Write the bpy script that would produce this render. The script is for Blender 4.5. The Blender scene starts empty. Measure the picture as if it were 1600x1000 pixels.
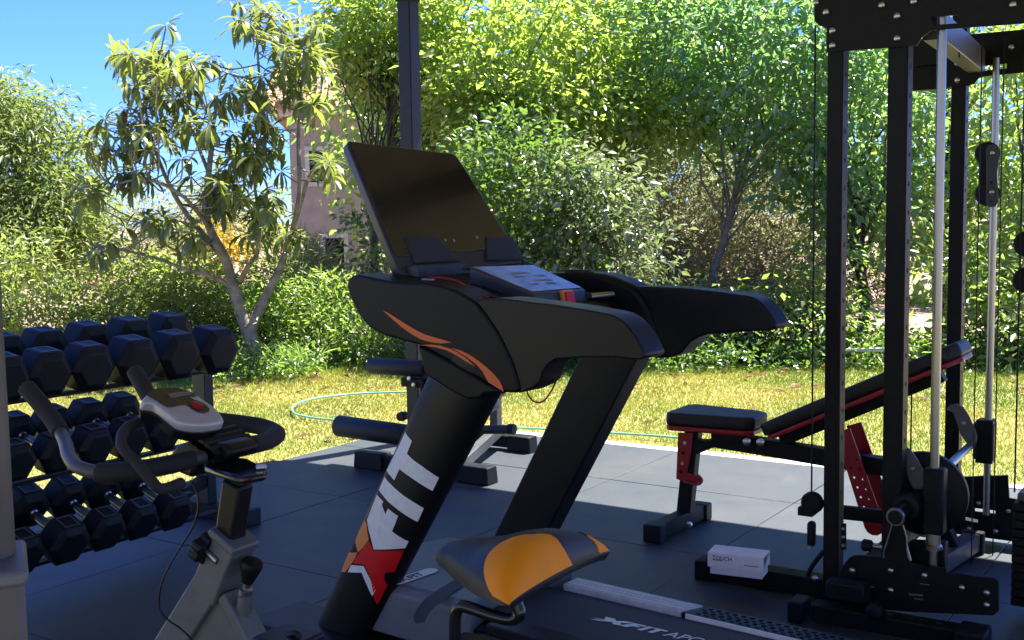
import bpy, bmesh, math, random
import numpy as np
from mathutils import Vector, Matrix

# ------------------------------------------------------------------ camera, sky, sun, exposure
scene = bpy.context.scene
FOC, EYE = 1800.0, 1.30                       # focal length in pixels of a 1600 px wide picture, eye height
PITCH, ROLL, YAW = math.atan(165/1800), 0.0158, math.radians(33.4)
fw0 = Vector((-math.sin(YAW), math.cos(YAW), 0)); rt0 = Vector((math.cos(YAW), math.sin(YAW), 0)); ZZ = Vector((0, 0, 1))
fw = fw0*math.cos(PITCH) - ZZ*math.sin(PITCH); up0 = fw0*math.sin(PITCH) + ZZ*math.cos(PITCH)
rt = rt0*math.cos(ROLL) - up0*math.sin(ROLL); up = up0*math.cos(ROLL) + rt0*math.sin(ROLL)
EYEPOS = Vector((0, 0, EYE))
cam_data = bpy.data.cameras.new('camera'); cam = bpy.data.objects.new('camera', cam_data)
scene.collection.objects.link(cam); scene.camera = cam
cam_data.sensor_width = 36; cam_data.lens = 36*FOC/1600; cam_data.clip_start = .05; cam_data.clip_end = 2000
M = Matrix((rt, up, -fw)).transposed().to_4x4(); M.translation = EYEPOS; cam.matrix_world = M

SUN_EL = math.radians(65); SUN_DIR = Vector((.277, .961, 0)).normalized()
sv = (SUN_DIR*math.cos(SUN_EL) + ZZ*math.sin(SUN_EL)).normalized()
world = bpy.data.worlds.new('World'); scene.world = world; world.use_nodes = True
wn = world.node_tree; bg = wn.nodes['Background']
sky = wn.nodes.new('ShaderNodeTexSky'); sky.sky_type = 'NISHITA'; sky.sun_disc = False
sky.sun_elevation = SUN_EL; sky.sun_rotation = math.atan2(SUN_DIR.x, SUN_DIR.y)
sky.altitude = 50; sky.air_density = 1.0; sky.dust_density = 0; sky.ozone_density = 4
tint = wn.nodes.new('ShaderNodeMix'); tint.data_type = 'RGBA'; tint.blend_type = 'MULTIPLY'; tint.inputs[0].default_value = 1; tint.inputs[7].default_value = (.32, .53, 1.20, 1)
wn.links.new(sky.outputs[0], tint.inputs[6]); wn.links.new(tint.outputs[2], bg.inputs[0]); bg.inputs[1].default_value = .065
sd = bpy.data.lights.new('sun', 'SUN'); sd.energy = 5.0; sd.angle = math.radians(.5); sd.color = (1, .95, .86)
so = bpy.data.objects.new('sun', sd); scene.collection.objects.link(so)
so.rotation_mode = 'QUATERNION'; so.rotation_quaternion = sv.to_track_quat('Z', 'Y'); so.location = (0, 0, 12)
scene.view_settings.view_transform = 'Standard'; scene.view_settings.look = 'None'
scene.view_settings.gamma = 1; scene.view_settings.use_curve_mapping = False
scene.view_settings.exposure = 2.1

rnd = random.Random(7); R = np.random.default_rng(11)
COL = scene.collection

# ------------------------------------------------------------------ survey helpers: real planes seen from the eye point
def ray(px, py): return fw + rt*((px-800)/FOC) + up*((500-py)/FOC)
class Frame:                                   # upright frame of a machine: origin on the floor, turned about Z
    def __init__(s, ox=0, oy=0, deg=0):
        s.o = Vector((ox, oy, 0)); s.deg = deg; s.R = Matrix.Rotation(math.radians(deg), 3, 'Z'); s.Ri = s.R.transposed()
    def pl(s, p, ax, val):
        d = s.Ri @ ray(*p); c = s.Ri @ (EYEPOS - s.o)
        return c + d*((val-c[ax])/d[ax])
    def X(s, px, py, v): return s.pl((px, py), 0, v)
    def Y(s, px, py, v): return s.pl((px, py), 1, v)
    def Z(s, px, py, v): return s.pl((px, py), 2, v)
G = Frame()
def at(px, py, d): return EYEPOS + ray(px, py)*d           # a place seen along that line at depth d
def floor_at(px, d):                                        # ground place in that direction at depth d
    p = at(px, 500, d); return Vector((p.x, p.y, 0))

# ------------------------------------------------------------------ materials
def mat(name, col, rough=.5, metal=0., spec=.5, noise=0., nscale=20., bump=0., bscale=200., coat=0., col2=None, contrast=(.35, .65)):
    m = bpy.data.materials.new(name); m.use_nodes = True; nt = m.node_tree; b = nt.nodes['Principled BSDF']
    b.inputs['Base Color'].default_value = (*col, 1); b.inputs['Roughness'].default_value = rough
    b.inputs['Metallic'].default_value = metal; b.inputs['Specular IOR Level'].default_value = spec
    b.inputs['Coat Weight'].default_value = coat
    tc = nt.nodes.new('ShaderNodeTexCoord')
    if noise or col2:
        n = nt.nodes.new('ShaderNodeTexNoise'); n.inputs['Scale'].default_value = nscale; n.inputs['Detail'].default_value = 6
        nt.links.new(tc.outputs['Object'], n.inputs['Vector'])
        r = nt.nodes.new('ShaderNodeValToRGB'); r.color_ramp.elements[0].position, r.color_ramp.elements[1].position = contrast
        c2 = col2 or tuple(min(1, c*(1+noise)) for c in col); c1 = col if col2 else tuple(c*(1-noise) for c in col)
        r.color_ramp.elements[0].color = (*c1, 1); r.color_ramp.elements[1].color = (*c2, 1)
        nt.links.new(n.outputs['Fac'], r.inputs[0]); nt.links.new(r.outputs[0], b.inputs['Base Color'])
        rr = nt.nodes.new('ShaderNodeMapRange'); rr.inputs['To Min'].default_value = max(.03, rough-.08); rr.inputs['To Max'].default_value = min(1, rough+.1)
        nt.links.new(n.outputs['Fac'], rr.inputs[0]); nt.links.new(rr.outputs[0], b.inputs['Roughness'])
    if bump:
        n2 = nt.nodes.new('ShaderNodeTexNoise'); n2.inputs['Scale'].default_value = bscale; n2.inputs['Detail'].default_value = 3
        nt.links.new(tc.outputs['Object'], n2.inputs['Vector'])
        bp = nt.nodes.new('ShaderNodeBump'); bp.inputs['Strength'].default_value = bump; bp.inputs['Distance'].default_value = .004
        nt.links.new(n2.outputs['Fac'], bp.inputs['Height']); nt.links.new(bp.outputs[0], b.inputs['Normal'])
    return m
def leaf_mat(name, cols, rough=.4, trans=.45, tcol=(.35, .5, .04), spec=.5):
    m = bpy.data.materials.new(name); m.use_nodes = True; nt = m.node_tree; b = nt.nodes['Principled BSDF']; out = nt.nodes['Material Output']
    g = nt.nodes.new('ShaderNodeNewGeometry'); r = nt.nodes.new('ShaderNodeValToRGB')
    el = r.color_ramp.elements; el[0].color = (*cols[0], 1); el[1].color = (*cols[-1], 1)
    for i, c in enumerate(cols[1:-1]): e = el.new((i+1)/(len(cols)-1)); e.color = (*c, 1)
    nt.links.new(g.outputs['Random Per Island'], r.inputs[0]); nt.links.new(r.outputs[0], b.inputs['Base Color'])
    b.inputs['Roughness'].default_value = rough; b.inputs['Specular IOR Level'].default_value = spec
    t = nt.nodes.new('ShaderNodeBsdfTranslucent'); mx = nt.nodes.new('ShaderNodeMixShader'); mx.inputs[0].default_value = trans
    mc = nt.nodes.new('ShaderNodeMix'); mc.data_type = 'RGBA'; mc.inputs[0].default_value = .75
    nt.links.new(r.outputs[0], mc.inputs[6]); mc.inputs[7].default_value = (*tcol, 1)
    nt.links.new(mc.outputs[2], t.inputs[0]); nt.links.new(b.outputs[0], mx.inputs[1]); nt.links.new(t.outputs[0], mx.inputs[2])
    nt.links.new(mx.outputs[0], out.inputs[0]); return m

m_tile = mat('rubber_tile', (.036, .043, .056), .47, noise=.10, nscale=5, bump=.5, bscale=260)
def weather_tile(m):
    nt = m.node_tree; b = nt.nodes['Principled BSDF']; g = nt.nodes.new('ShaderNodeNewGeometry')
    def nz(sc, det, stretch=(1, 1, 1)):
        mp = nt.nodes.new('ShaderNodeMapping'); mp.inputs['Scale'].default_value = stretch; nt.links.new(g.outputs['Position'], mp.inputs[0])
        n = nt.nodes.new('ShaderNodeTexNoise'); n.inputs['Scale'].default_value = sc; n.inputs['Detail'].default_value = det; n.inputs['Roughness'].default_value = .65; nt.links.new(mp.outputs[0], n.inputs[0]); return n
    dust = nz(1.6, 7); scuff = nz(3.2, 5, (3.2, .55, 1)); speck = nz(70, 2)
    def ramp(n, a, b2): r = nt.nodes.new('ShaderNodeMapRange'); r.inputs['From Min'].default_value = a; r.inputs['From Max'].default_value = b2; nt.links.new(n.outputs['Fac'], r.inputs[0]); return r
    mix = None; col = (.034, .043, .053, 1)
    for n, a, b2, c, k in ((dust, .48, .78, (.062, .062, .066, 1), .8), (scuff, .60, .74, (.070, .070, .074, 1), .55), (speck, .66, .72, (.085, .080, .074, 1), .5)):
        r = ramp(n, a, b2); mu = nt.nodes.new('ShaderNodeMath'); mu.operation = 'MULTIPLY'; mu.inputs[1].default_value = k; nt.links.new(r.outputs[0], mu.inputs[0])
        x = nt.nodes.new('ShaderNodeMix'); x.data_type = 'RGBA'; nt.links.new(mu.outputs[0], x.inputs[0])
        if mix: nt.links.new(mix.outputs[2], x.inputs[6])
        else: x.inputs[6].default_value = col
        x.inputs[7].default_value = c; mix = x
    nt.links.new(mix.outputs[2], b.inputs['Base Color'])
weather_tile(m_tile)
m_joint = mat('joint_dirt', (.008, .008, .010), .9)
m_conc = mat('kerb_concrete', (.46, .45, .42), .85, noise=.15, nscale=14, bump=.3)
m_plast = mat('black_plastic', (.0060, .0074, .0068), .42, spec=.18, noise=.15, nscale=30, bump=.12, bscale=900)
m_satin = mat('black_satin', (.0055, .0062, .0060), .42, spec=.28, noise=.15, nscale=12)
m_panel = mat('charcoal_panel', (.030, .036, .046), .38, noise=.12, nscale=25)
m_screen = mat('screen_glass', (.022, .019, .0145), .07, spec=.85, noise=.1, nscale=3)  # brown base colour paints in the reflection of the roof underside
m_speaker = mat('speaker_mesh', (.014, .020, .034), .55, bump=.4, bscale=600)
m_lcd = mat('display_glass', (.24, .31, .42), .18, noise=.25, nscale=22)
m_steel = mat('black_steel', (.0062, .0080, .0086), .48, spec=.20, noise=.25, nscale=40, bump=.15, bscale=700)
m_post = mat('grey_post_paint', (.016, .020, .026), .45, spec=.3, noise=.15, nscale=20)
m_chrome = mat('chrome', (.36, .37, .36), .30, 1., noise=.05, nscale=9)
m_bolt = mat('zinc_bolt', (.55, .54, .50), .34, 1., noise=.2, nscale=150)
m_hex = mat('hex_rubber', (.0048, .0058, .0078), .5, spec=.26, noise=.25, nscale=18, bump=.25, bscale=500)
m_foam = mat('foam_grip', (.0105, .0108, .0115), .72, noise=.2, nscale=90, bump=.5, bscale=700)
m_foamb = mat('navy_foam', (.010, .013, .020), .6, noise=.2, nscale=60, bump=.3, bscale=500)
m_vinyl = mat('black_vinyl', (.009, .0100, .0105), .46, spec=.4, noise=.2, nscale=25, bump=.2, bscale=420)
m_orange = mat('orange_vinyl', (.88, .29, .006), .6, spec=.25, noise=.05, nscale=14, bump=.15, bscale=500)
m_swoosh = mat('orange_print', (.66, .125, .02), .45, noise=.05)
m_amber = mat('amber_print', (.74, .27, .05), .45, noise=.05)
m_white = mat('white_print', (.76, .80, .77), .4, noise=.06, nscale=40)
m_redp = mat('red_print', (.62, .004, .008), .4, noise=.05)
m_red = mat('red_paint', (.30, .005, .014), .35, noise=.12, nscale=30)
m_bike = mat('grey_green_paint', (.105, .120, .116), .42, noise=.08, nscale=20)
m_silver = mat('silver_plastic', (.66, .67, .67), .35, noise=.06, nscale=30)
m_rail = mat('silver_rail', (.44, .46, .49), .38, noise=.12, nscale=35)
m_belt = mat('belt_rubber', (.018, .021, .026), .6, noise=.2, nscale=40, bump=.3, bscale=800)
m_slate = mat('slate_groove', (.028, .038, .050), .6, spec=.3, noise=.1)
m_hood = mat('hood_grey', (.115, .135, .16), .42, noise=.1, nscale=12)
m_card = mat('white_card', (.80, .80, .80), .6, noise=.05, nscale=30)
m_ink = mat('dark_ink', (.02, .02, .025), .6, noise=.05)
m_wire = mat('red_wire', (.35, .012, .012), .4, noise=.1)
m_hose = mat('green_hose', (.16, .44, .29), .4, noise=.12, nscale=30)
m_stucco = mat('pink_stucco', (.42, .345, .30), .9, noise=.1, nscale=6, bump=.4, bscale=60)
m_trim = mat('white_trim', (.62, .58, .54), .7, noise=.1, nscale=9)
m_pane = mat('window_glass', (.03, .035, .04), .08, noise=.2)
m_rtile = mat('clay_tile', (.34, .19, .12), .85, noise=.3, nscale=7, bump=.3)
m_bark = mat('grey_bark', (.25, .21, .165), .9, noise=.35, nscale=14, bump=.8, bscale=45)
m_barkm = mat('mid_bark', (.17, .14, .105), .9, noise=.35, nscale=14, bump=.8, bscale=45)
m_barkd = mat('dark_bark', (.085, .068, .050), .9, noise=.4, nscale=12, bump=.8, bscale=45)
m_twig = mat('dry_twig', (.23, .185, .125), .9, noise=.3, nscale=9)
m_wood = mat('roof_wood', (.46, .40, .31), .6, noise=.3, nscale=6, bump=.3, bscale=40)
m_wall = mat('warm_plaster', (.25, .23, .18), .9, noise=.08, nscale=5, bump=.3, bscale=60)
m_beige = mat('beige_metal', (.115, .108, .098), .45, spec=.3, noise=.22, nscale=6)
m_collar = mat('grey_collar', (.12, .12, .125), .45, noise=.1, nscale=15)
m_pole = mat('galvanised_pole', (.40, .43, .40), .45, .3, noise=.2, nscale=30)

l_bright = leaf_mat('bright_leaf', [(.075, .13, .03), (.10, .16, .036), (.13, .195, .042), (.165, .215, .055), (.20, .23, .085), (.17, .12, .055)], .32, .55, (.60, .82, .11), .65)
l_mid = leaf_mat('mid_leaf', [(.06, .11, .032), (.085, .14, .038), (.115, .175, .048), (.16, .205, .07), (.20, .225, .10)], .30, .52, (.48, .72, .11), .7)
l_cool = leaf_mat('cool_green_leaf', [(.05, .11, .045), (.075, .145, .055), (.10, .18, .075), (.15, .21, .10), (.20, .23, .13)], .28, .5, (.36, .66, .16), .75)
l_dark = leaf_mat('glossy_leaf', [(.03, .062, .02), (.045, .085, .024), (.065, .11, .034), (.105, .145, .06)], .26, .38, (.28, .50, .06), .8)
l_pale = leaf_mat('pale_leaf', [(.06, .095, .035), (.09, .125, .05), (.13, .16, .08), (.22, .24, .15)], .27, .38, (.34, .46, .13), .85)
l_willow = leaf_mat('feathery_leaf', [(.07, .115, .028), (.10, .15, .036), (.14, .19, .05), (.19, .215, .08)], .42, .45, (.38, .50, .09), .5)
l_olive = leaf_mat('olive_leaf', [(.13, .14, .08), (.17, .175, .105), (.21, .205, .14), (.24, .215, .15)], .5, .45, (.48, .50, .24))
l_dry = leaf_mat('dry_leaf', [(.16, .125, .07), (.22, .17, .10), (.27, .20, .13), (.19, .17, .09)], .6, .25, (.30, .25, .12))
l_shrub = leaf_mat('shrub_leaf', [(.065, .105, .028), (.10, .15, .04), (.15, .19, .06), (.21, .225, .10)], .36, .5, (.48, .62, .11), .6)
l_loq = leaf_mat('broad_leaf', [(.045, .075, .028), (.07, .105, .035), (.11, .145, .05), (.17, .185, .085)], .30, .42, (.40, .48, .07), .75)
l_loqy = leaf_mat('young_broad_leaf', [(.11, .16, .03), (.15, .20, .045), (.20, .23, .07)], .34, .45, (.48, .56, .08), .6)
l_flower = leaf_mat('yellow_flower', [(.42, .25, .01), (.50, .33, .02), (.34, .28, .03)], .5, .35, (.6, .42, .02))
l_rose = leaf_mat('red_flower', [(.40, .03, .03), (.48, .07, .06), (.42, .14, .12)], .5, .3, (.55, .06, .06))
l_plume = leaf_mat('pale_plume', [(.26, .26, .17), (.33, .31, .20), (.22, .25, .12)], .55, .4, (.42, .42, .2))
l_dead = leaf_mat('dead_leaf', [(.12, .06, .03), (.16, .085, .045), (.10, .06, .03)], .6, .3, (.25, .12, .05))

def grass_mat():
    m = bpy.data.materials.new('grass_blade'); m.use_nodes = True; nt = m.node_tree; b = nt.nodes['Principled BSDF']; out = nt.nodes['Material Output']
    at_ = nt.nodes.new('ShaderNodeAttribute'); at_.attribute_name = 'dry'
    r = nt.nodes.new('ShaderNodeValToRGB'); e = r.color_ramp.elements
    e[0].color = (.105, .19, .018, 1); e[1].color = (.52, .42, .17, 1); e2 = e.new(.42); e2.color = (.275, .295, .033, 1); e3 = e.new(.72); e3.color = (.43, .385, .085, 1)
    nt.links.new(at_.outputs['Fac'], r.inputs[0]); nt.links.new(r.outputs[0], b.inputs['Base Color']); b.inputs['Roughness'].default_value = .5
    t = nt.nodes.new('ShaderNodeBsdfTranslucent'); nt.links.new(r.outputs[0], t.inputs[0])
    mx = nt.nodes.new('ShaderNodeMixShader'); mx.inputs[0].default_value = .4
    nt.links.new(b.outputs[0], mx.inputs[1]); nt.links.new(t.outputs[0], mx.inputs[2]); nt.links.new(mx.outputs[0], out.inputs[0]); return m
m_grass = grass_mat()

# ------------------------------------------------------------------ mesh builder and object helpers
class MB:
    def __init__(s): s.bm = bmesh.new()
    def face(s, pts):
        vs = [s.bm.verts.new(p) for p in pts]; return s.bm.faces.new(vs)
    def box(s, c, size, rot=None, taper=1.):
        hx, hy, hz = (v/2 for v in size); c = Vector(c)
        P = []
        for sz in (-1, 1):
            k = taper if sz > 0 else 1.
            for sx, sy in ((-1, -1), (1, -1), (1, 1), (-1, 1)):
                p = Vector((sx*hx*k, sy*hy*k, sz*hz)); p = rot @ p if rot else p; P.append(s.bm.verts.new(c+p))
        for q in ((3, 2, 1, 0), (4, 5, 6, 7), (0, 1, 5, 4), (1, 2, 6, 5), (2, 3, 7, 6), (3, 0, 4, 7)): s.bm.faces.new([P[i] for i in q])
        return s
    def bar(s, p0, p1, w, h, upv=(0, 0, 1)):
        p0, p1 = Vector(p0), Vector(p1); d = (p1-p0).normalized(); u = Vector(upv)
        if abs(d.dot(u)) > .99: u = Vector((0, 1, 0))
        x = d.cross(u).normalized(); z = x.cross(d); rot = Matrix((x, d, z)).transposed()
        return s.box((p0+p1)/2, (w, (p1-p0).length, h), rot)
    def prism(s, pts, ext, holes=()):
        ext = Vector(ext); pts = [Vector(p) for p in pts]
        if not holes:
            a = [s.bm.verts.new(p) for p in pts]; b = [s.bm.verts.new(p+ext) for p in pts]
            n = Vector((0, 0, 0))
            for i in range(len(pts)): n += pts[i].cross(pts[(i+1) % len(pts)])
            if n.dot(ext) > 0: a.reverse(); b.reverse()
            s.bm.faces.new(a); s.bm.faces.new(b[::-1])
            for i in range(len(a)): j = (i+1) % len(a); s.bm.faces.new((a[j], a[i], b[i], b[j]))
            return s
        t = bmesh.new(); es = []
        for loop in [pts]+[[Vector(p) for p in h] for h in holes]:
            vs = [t.verts.new(p) for p in loop]; es += [t.edges.new((vs[i], vs[(i+1) % len(vs)])) for i in range(len(vs))]
        bmesh.ops.triangle_fill(t, edges=es, use_beauty=True)
        g = bmesh.ops.extrude_face_region(t, geom=t.faces[:])
        bmesh.ops.translate(t, verts=[v for v in g['geom'] if isinstance(v, bmesh.types.BMVert)], vec=ext)
        bmesh.ops.recalc_face_normals(t, faces=t.faces[:])
        me = bpy.data.meshes.new('tmp'); t.to_mesh(me); t.free(); s.bm.from_mesh(me); bpy.data.meshes.remove(me); return s
    def tube(s, pts, r, n=10, cap=True, smooth=0):
        pts = [Vector(p) for p in pts]
        if smooth: pts = catmull(pts, smooth)
        rs = r if isinstance(r, (list, tuple)) else [r]*len(pts)
        if len(rs) != len(pts): rs = [rs[min(len(rs)-1, int(i*(len(rs)-1)/(len(pts)-1)))] + 0 for i in range(len(pts))]
        rings = []; t0 = (pts[1]-pts[0]).normalized(); u = t0.orthogonal().normalized()
        for i, p in enumerate(pts):
            t = (pts[min(i+1, len(pts)-1)] - pts[max(i-1, 0)]).normalized()
            u = (u - t*u.dot(t)); u = u.normalized() if u.length > 1e-6 else t.orthogonal().normalized(); w = t.cross(u)
            rings.append([s.bm.verts.new(p + (u*math.cos(k*2*math.pi/n) + w*math.sin(k*2*math.pi/n))*rs[i]) for k in range(n)])
        for a, b in zip(rings, rings[1:]):
            for k in range(n): s.bm.faces.new((a[k], a[(k+1) % n], b[(k+1) % n], b[k]))
        if cap: s.bm.faces.new(rings[0][::-1]); s.bm.faces.new(rings[-1])
        return s
    def lathe(s, base, axis, prof, n=20):                      # prof: (distance along axis, radius)
        base = Vector(base); d = Vector(axis).normalized()
        return s.tube_prof([base + d*t for t, _ in prof], [max(r, 1e-4) for _, r in prof], d, n)
    def tube_prof(s, pts, rs, d, n):
        u = d.orthogonal().normalized(); w = d.cross(u)
        rings = [[s.bm.verts.new(p + (u*math.cos(k*2*math.pi/n) + w*math.sin(k*2*math.pi/n))*r) for k in range(n)] for p, r in zip(pts, rs)]
        for a, b in zip(rings, rings[1:]):
            for k in range(n): s.bm.faces.new((a[k], a[(k+1) % n], b[(k+1) % n], b[k]))
        s.bm.faces.new(rings[0][::-1]); s.bm.faces.new(rings[-1]); return s
    def loft(s, rings, cap=True):
        rr = [[s.bm.verts.new(p) for p in ring] for ring in rings]; n = len(rr[0])
        for a, b in zip(rr, rr[1:]):
            for k in range(n): s.bm.faces.new((a[k], a[(k+1) % n], b[(k+1) % n], b[k]))
        if cap: s.bm.faces.new(rr[0][::-1]); s.bm.faces.new(rr[-1])
        return s
    def mesh(s, name, m, off=(0, 0, 0), sharp=38):
        bmesh.ops.recalc_face_normals(s.bm, faces=s.bm.faces[:])
        bmesh.ops.translate(s.bm, verts=s.bm.verts[:], vec=-Vector(off))
        me = bpy.data.meshes.new(name); s.bm.to_mesh(me); s.bm.free(); me.materials.append(m)
        me.shade_smooth()
        if sharp: me.set_sharp_from_angle(angle=math.radians(sharp))
        return me
def catmull(P, n):
    out = []
    for i in range(len(P)-1):
        a, b, c, d = P[max(i-1, 0)], P[i], P[i+1], P[min(i+2, len(P)-1)]
        for k in range(n):
            t = k/n; out.append(.5*((2*b) + (c-a)*t + (2*a-5*b+4*c-d)*t*t + (3*b-a-3*c+d)*t**3))
    return out+[P[-1]]
def tag(o, label=None, cat=None, group=None, kind=None):
    for k, v in (('label', label), ('category', cat), ('group', group), ('kind', kind)):
        if v: o[k] = v
    return o
def link(name, me, parent=None, loc=(0, 0, 0)):
    o = bpy.data.objects.new(name, me); COL.objects.link(o); o.location = loc
    if parent: o.parent = parent
    return o
def bevel(o, w=.002, seg=2, ang=30):
    b = o.modifiers.new('bevel', 'BEVEL'); b.width = w; b.segments = seg; b.limit_method = 'ANGLE'; b.angle_limit = math.radians(ang); return o
class Thing:
    def __init__(s, name, label, cat, loc=(0, 0, 0), group=None, frame=None):
        s.e = bpy.data.objects.new(name, None); COL.objects.link(s.e); tag(s.e, label, cat, group)
        s.e.empty_display_size = .1
        if frame: s.e.location = frame.o; s.e.rotation_euler = (0, 0, math.radians(frame.deg)); s.off = Vector((0, 0, 0))
        else: s.e.location = loc; s.off = Vector(loc)
    def part(s, name, mb, m, bev=0, seg=2, sharp=38, parent=None, label=None):
        o = link(name, mb.mesh(name, m, s.off, sharp), parent or s.e)
        if bev: bevel(o, bev, seg)
        if label: o['label'] = label
        return o
def single(name, mb, m, label, cat, loc=(0, 0, 0), bev=0, kind=None, group=None):
    o = link(name, mb.mesh(name, m, loc), None, loc); tag(o, label, cat, group, kind)
    if bev: bevel(o, bev)
    return o
def np_mesh(name, verts, faces, m, smooth=False):
    me = bpy.data.meshes.new(name); nv, nf, k = len(verts), len(faces), faces.shape[1]
    me.vertices.add(nv); me.vertices.foreach_set('co', verts.astype(np.float32).ravel())
    me.loops.add(nf*k); me.loops.foreach_set('vertex_index', faces.astype(np.int32).ravel())
    me.polygons.add(nf); me.polygons.foreach_set('loop_start', np.arange(0, nf*k, k, dtype=np.int32))
    me.update(calc_edges=True); me.validate(); me.materials.append(m)
    if smooth: me.shade_smooth()
    return me
def text_mesh(s, size, m, ext=.0006, shear=0., bold=0.):
    c = bpy.data.curves.new('text', 'FONT'); c.body = s; c.size = size; c.extrude = ext; c.shear = shear; c.offset = bold
    o = bpy.data.objects.new('text', c); COL.objects.link(o); bpy.context.view_layer.update()
    me = bpy.data.meshes.new_from_object(o.evaluated_get(bpy.context.evaluated_depsgraph_get()))
    bpy.data.objects.remove(o); bpy.data.curves.remove(c); me.materials.clear(); me.materials.append(m); return me

# ------------------------------------------------------------------ foliage
def unit(v): return v/np.maximum(np.linalg.norm(v, axis=1, keepdims=True), 1e-6)
def leaf_verts(pos, ax, nrm, L, W, fold=.12, droop=.0):
    ax = unit(ax); side = unit(np.cross(ax, nrm)); nn = np.cross(side, ax)
    L = L[:, None]; W = W[:, None]
    mid = pos + ax*L*.45; tip = pos + ax*L - nn*L*droop
    v = np.stack([pos, mid + side*W*.5 + nn*W*fold, tip, mid - side*W*.5 + nn*W*fold], 1)
    f = np.arange(len(pos))[:, None, None]*4 + np.array([[0, 1, 2], [0, 2, 3]])[None]
    return v.reshape(-1, 3), f.reshape(-1, 3)
def clumps(blobs, n, edge=.55):                              # blobs: (centre, radii, weight); places biased to the outside of each blob
    w = np.array([b[2] for b in blobs], float); idx = R.choice(len(blobs), n, p=w/w.sum())
    c = np.array([b[0] for b in blobs])[idx]; r = np.array([b[1] for b in blobs])[idx]
    d = unit(R.normal(size=(n, 3))); k = R.random(n)**(edge*.6)
    return c + d*r*k[:, None], d
def foliage(cl, out, per, L, W, spread, down=.35, Lvar=.35, fold=.14, droop=.1, tilt=.8):
    n = len(cl)*per; c = np.repeat(cl, per, 0); o = np.repeat(out, per, 0)
    off = R.normal(size=(n, 3)).clip(-1.7, 1.7)*spread*np.array([1, 1, .62])*np.repeat(R.uniform(.6, 1.35, len(cl)), per)[:, None]; pos = c + off
    ax = unit(off/spread*.6 + o*.5 + R.normal(size=(n, 3))*.7) ; ax[:, 2] -= down
    nrm = unit(np.array([0, 0, 1.]) + R.normal(size=(n, 3))*tilt + o*.35)
    LL = L*(1 + R.normal(size=n)*Lvar).clip(.45, 1.8); WW = W*LL/L
    pos[:, 2] = np.maximum(pos[:, 2], .02)
    return leaf_verts(pos, ax, nrm, LL, WW, fold, droop)
def wobble(a, b, n, amp):
    a, b = Vector(a), Vector(b); P = []
    for i in range(n+1):
        t = i/n; w = math.sin(math.pi*t)*amp
        P.append(a.lerp(b, t) + Vector((rnd.uniform(-w, w), rnd.uniform(-w, w), rnd.uniform(-w, w)*.4 + w*.3)))
    return P
def limb(mb, a, b, r0, r1, amp=.08, n=5, seg=6):
    P = catmull(wobble(a, b, n, amp), 2); k = len(P)-1
    mb.tube(P, [r0 + (r1-r0)*i/k for i in range(k+1)], seg); return P
def plant(name, label, cat, base, blobs, n_cl, per, L, W, spread, lm, trunk=None, tm=None, group=None, edge=.55, limbs=22, crown='crown', stem='trunk', r0=.06, **kw):
    L *= .76; W *= .80; per = int(per*1.25); n_cl = int(n_cl*.9)
    base = Vector(base); t = Thing(name, label, cat, base, group)
    cl, out = clumps(blobs, n_cl, edge)
    cl[:, 2] = np.maximum(cl[:, 2], .06)
    v, f = foliage(cl, out, per, L, W, spread, **kw)
    link(crown, np_mesh(crown, v - np.array(base), f, lm), t.e)
    mb = MB(); top = Vector(blobs[0][0])
    if trunk: P = catmull([Vector(p) for p in trunk], 3)
    else: P = catmull(wobble(base, base.lerp(top, .8), 4, .08), 3)
    k = len(P)-1; mb.tube(P, [r0*(1-.6*i/k) for i in range(k+1)], 8)
    for i in range(limbs):
        s = P[int(len(P)*rnd.uniform(.35, .98))]; e = Vector(cl[rnd.randrange(len(cl))])
        limb(mb, s, e, r0*.26, r0*.06, .16, 4, 5)
    t.part(stem, mb, tm or m_barkd, sharp=0)
    return t
def W3(px, py, d): p = at(px, py, d); return (p.x, p.y, p.z)

# ================================================================== SETTING
# ground sheet: dry pinkish soil further out, soil under the lawn
def ground_mat():
    m = bpy.data.materials.new('soil'); m.use_nodes = True; nt = m.node_tree; b = nt.nodes['Principled BSDF']; b.inputs['Roughness'].default_value = .95
    tc = nt.nodes.new('ShaderNodeTexCoord'); n = nt.nodes.new('ShaderNodeTexNoise'); n.inputs['Scale'].default_value = 1.3; n.inputs['Detail'].default_value = 8
    nt.links.new(tc.outputs['Object'], n.inputs['Vector'])
    r = nt.nodes.new('ShaderNodeValToRGB'); e = r.color_ramp.elements
    e[0].position = .3; e[0].color = (.24, .15, .105, 1); e[1].position = .7; e[1].color = (.36, .245, .18, 1)
    nt.links.new(n.outputs['Fac'], r.inputs[0]); nt.links.new(r.outputs[0], b.inputs['Base Color'])
    bp = nt.nodes.new('ShaderNodeBump'); bp.inputs['Strength'].default_value = .6; bp.inputs['Distance'].default_value = .05
    n2 = nt.nodes.new('ShaderNodeTexNoise'); n2.inputs['Scale'].default_value = 18; nt.links.new(tc.outputs['Object'], n2.inputs['Vector'])
    nt.links.new(n2.outputs['Fac'], bp.inputs['Height']); nt.links.new(bp.outputs[0], b.inputs['Normal']); return m
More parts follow.
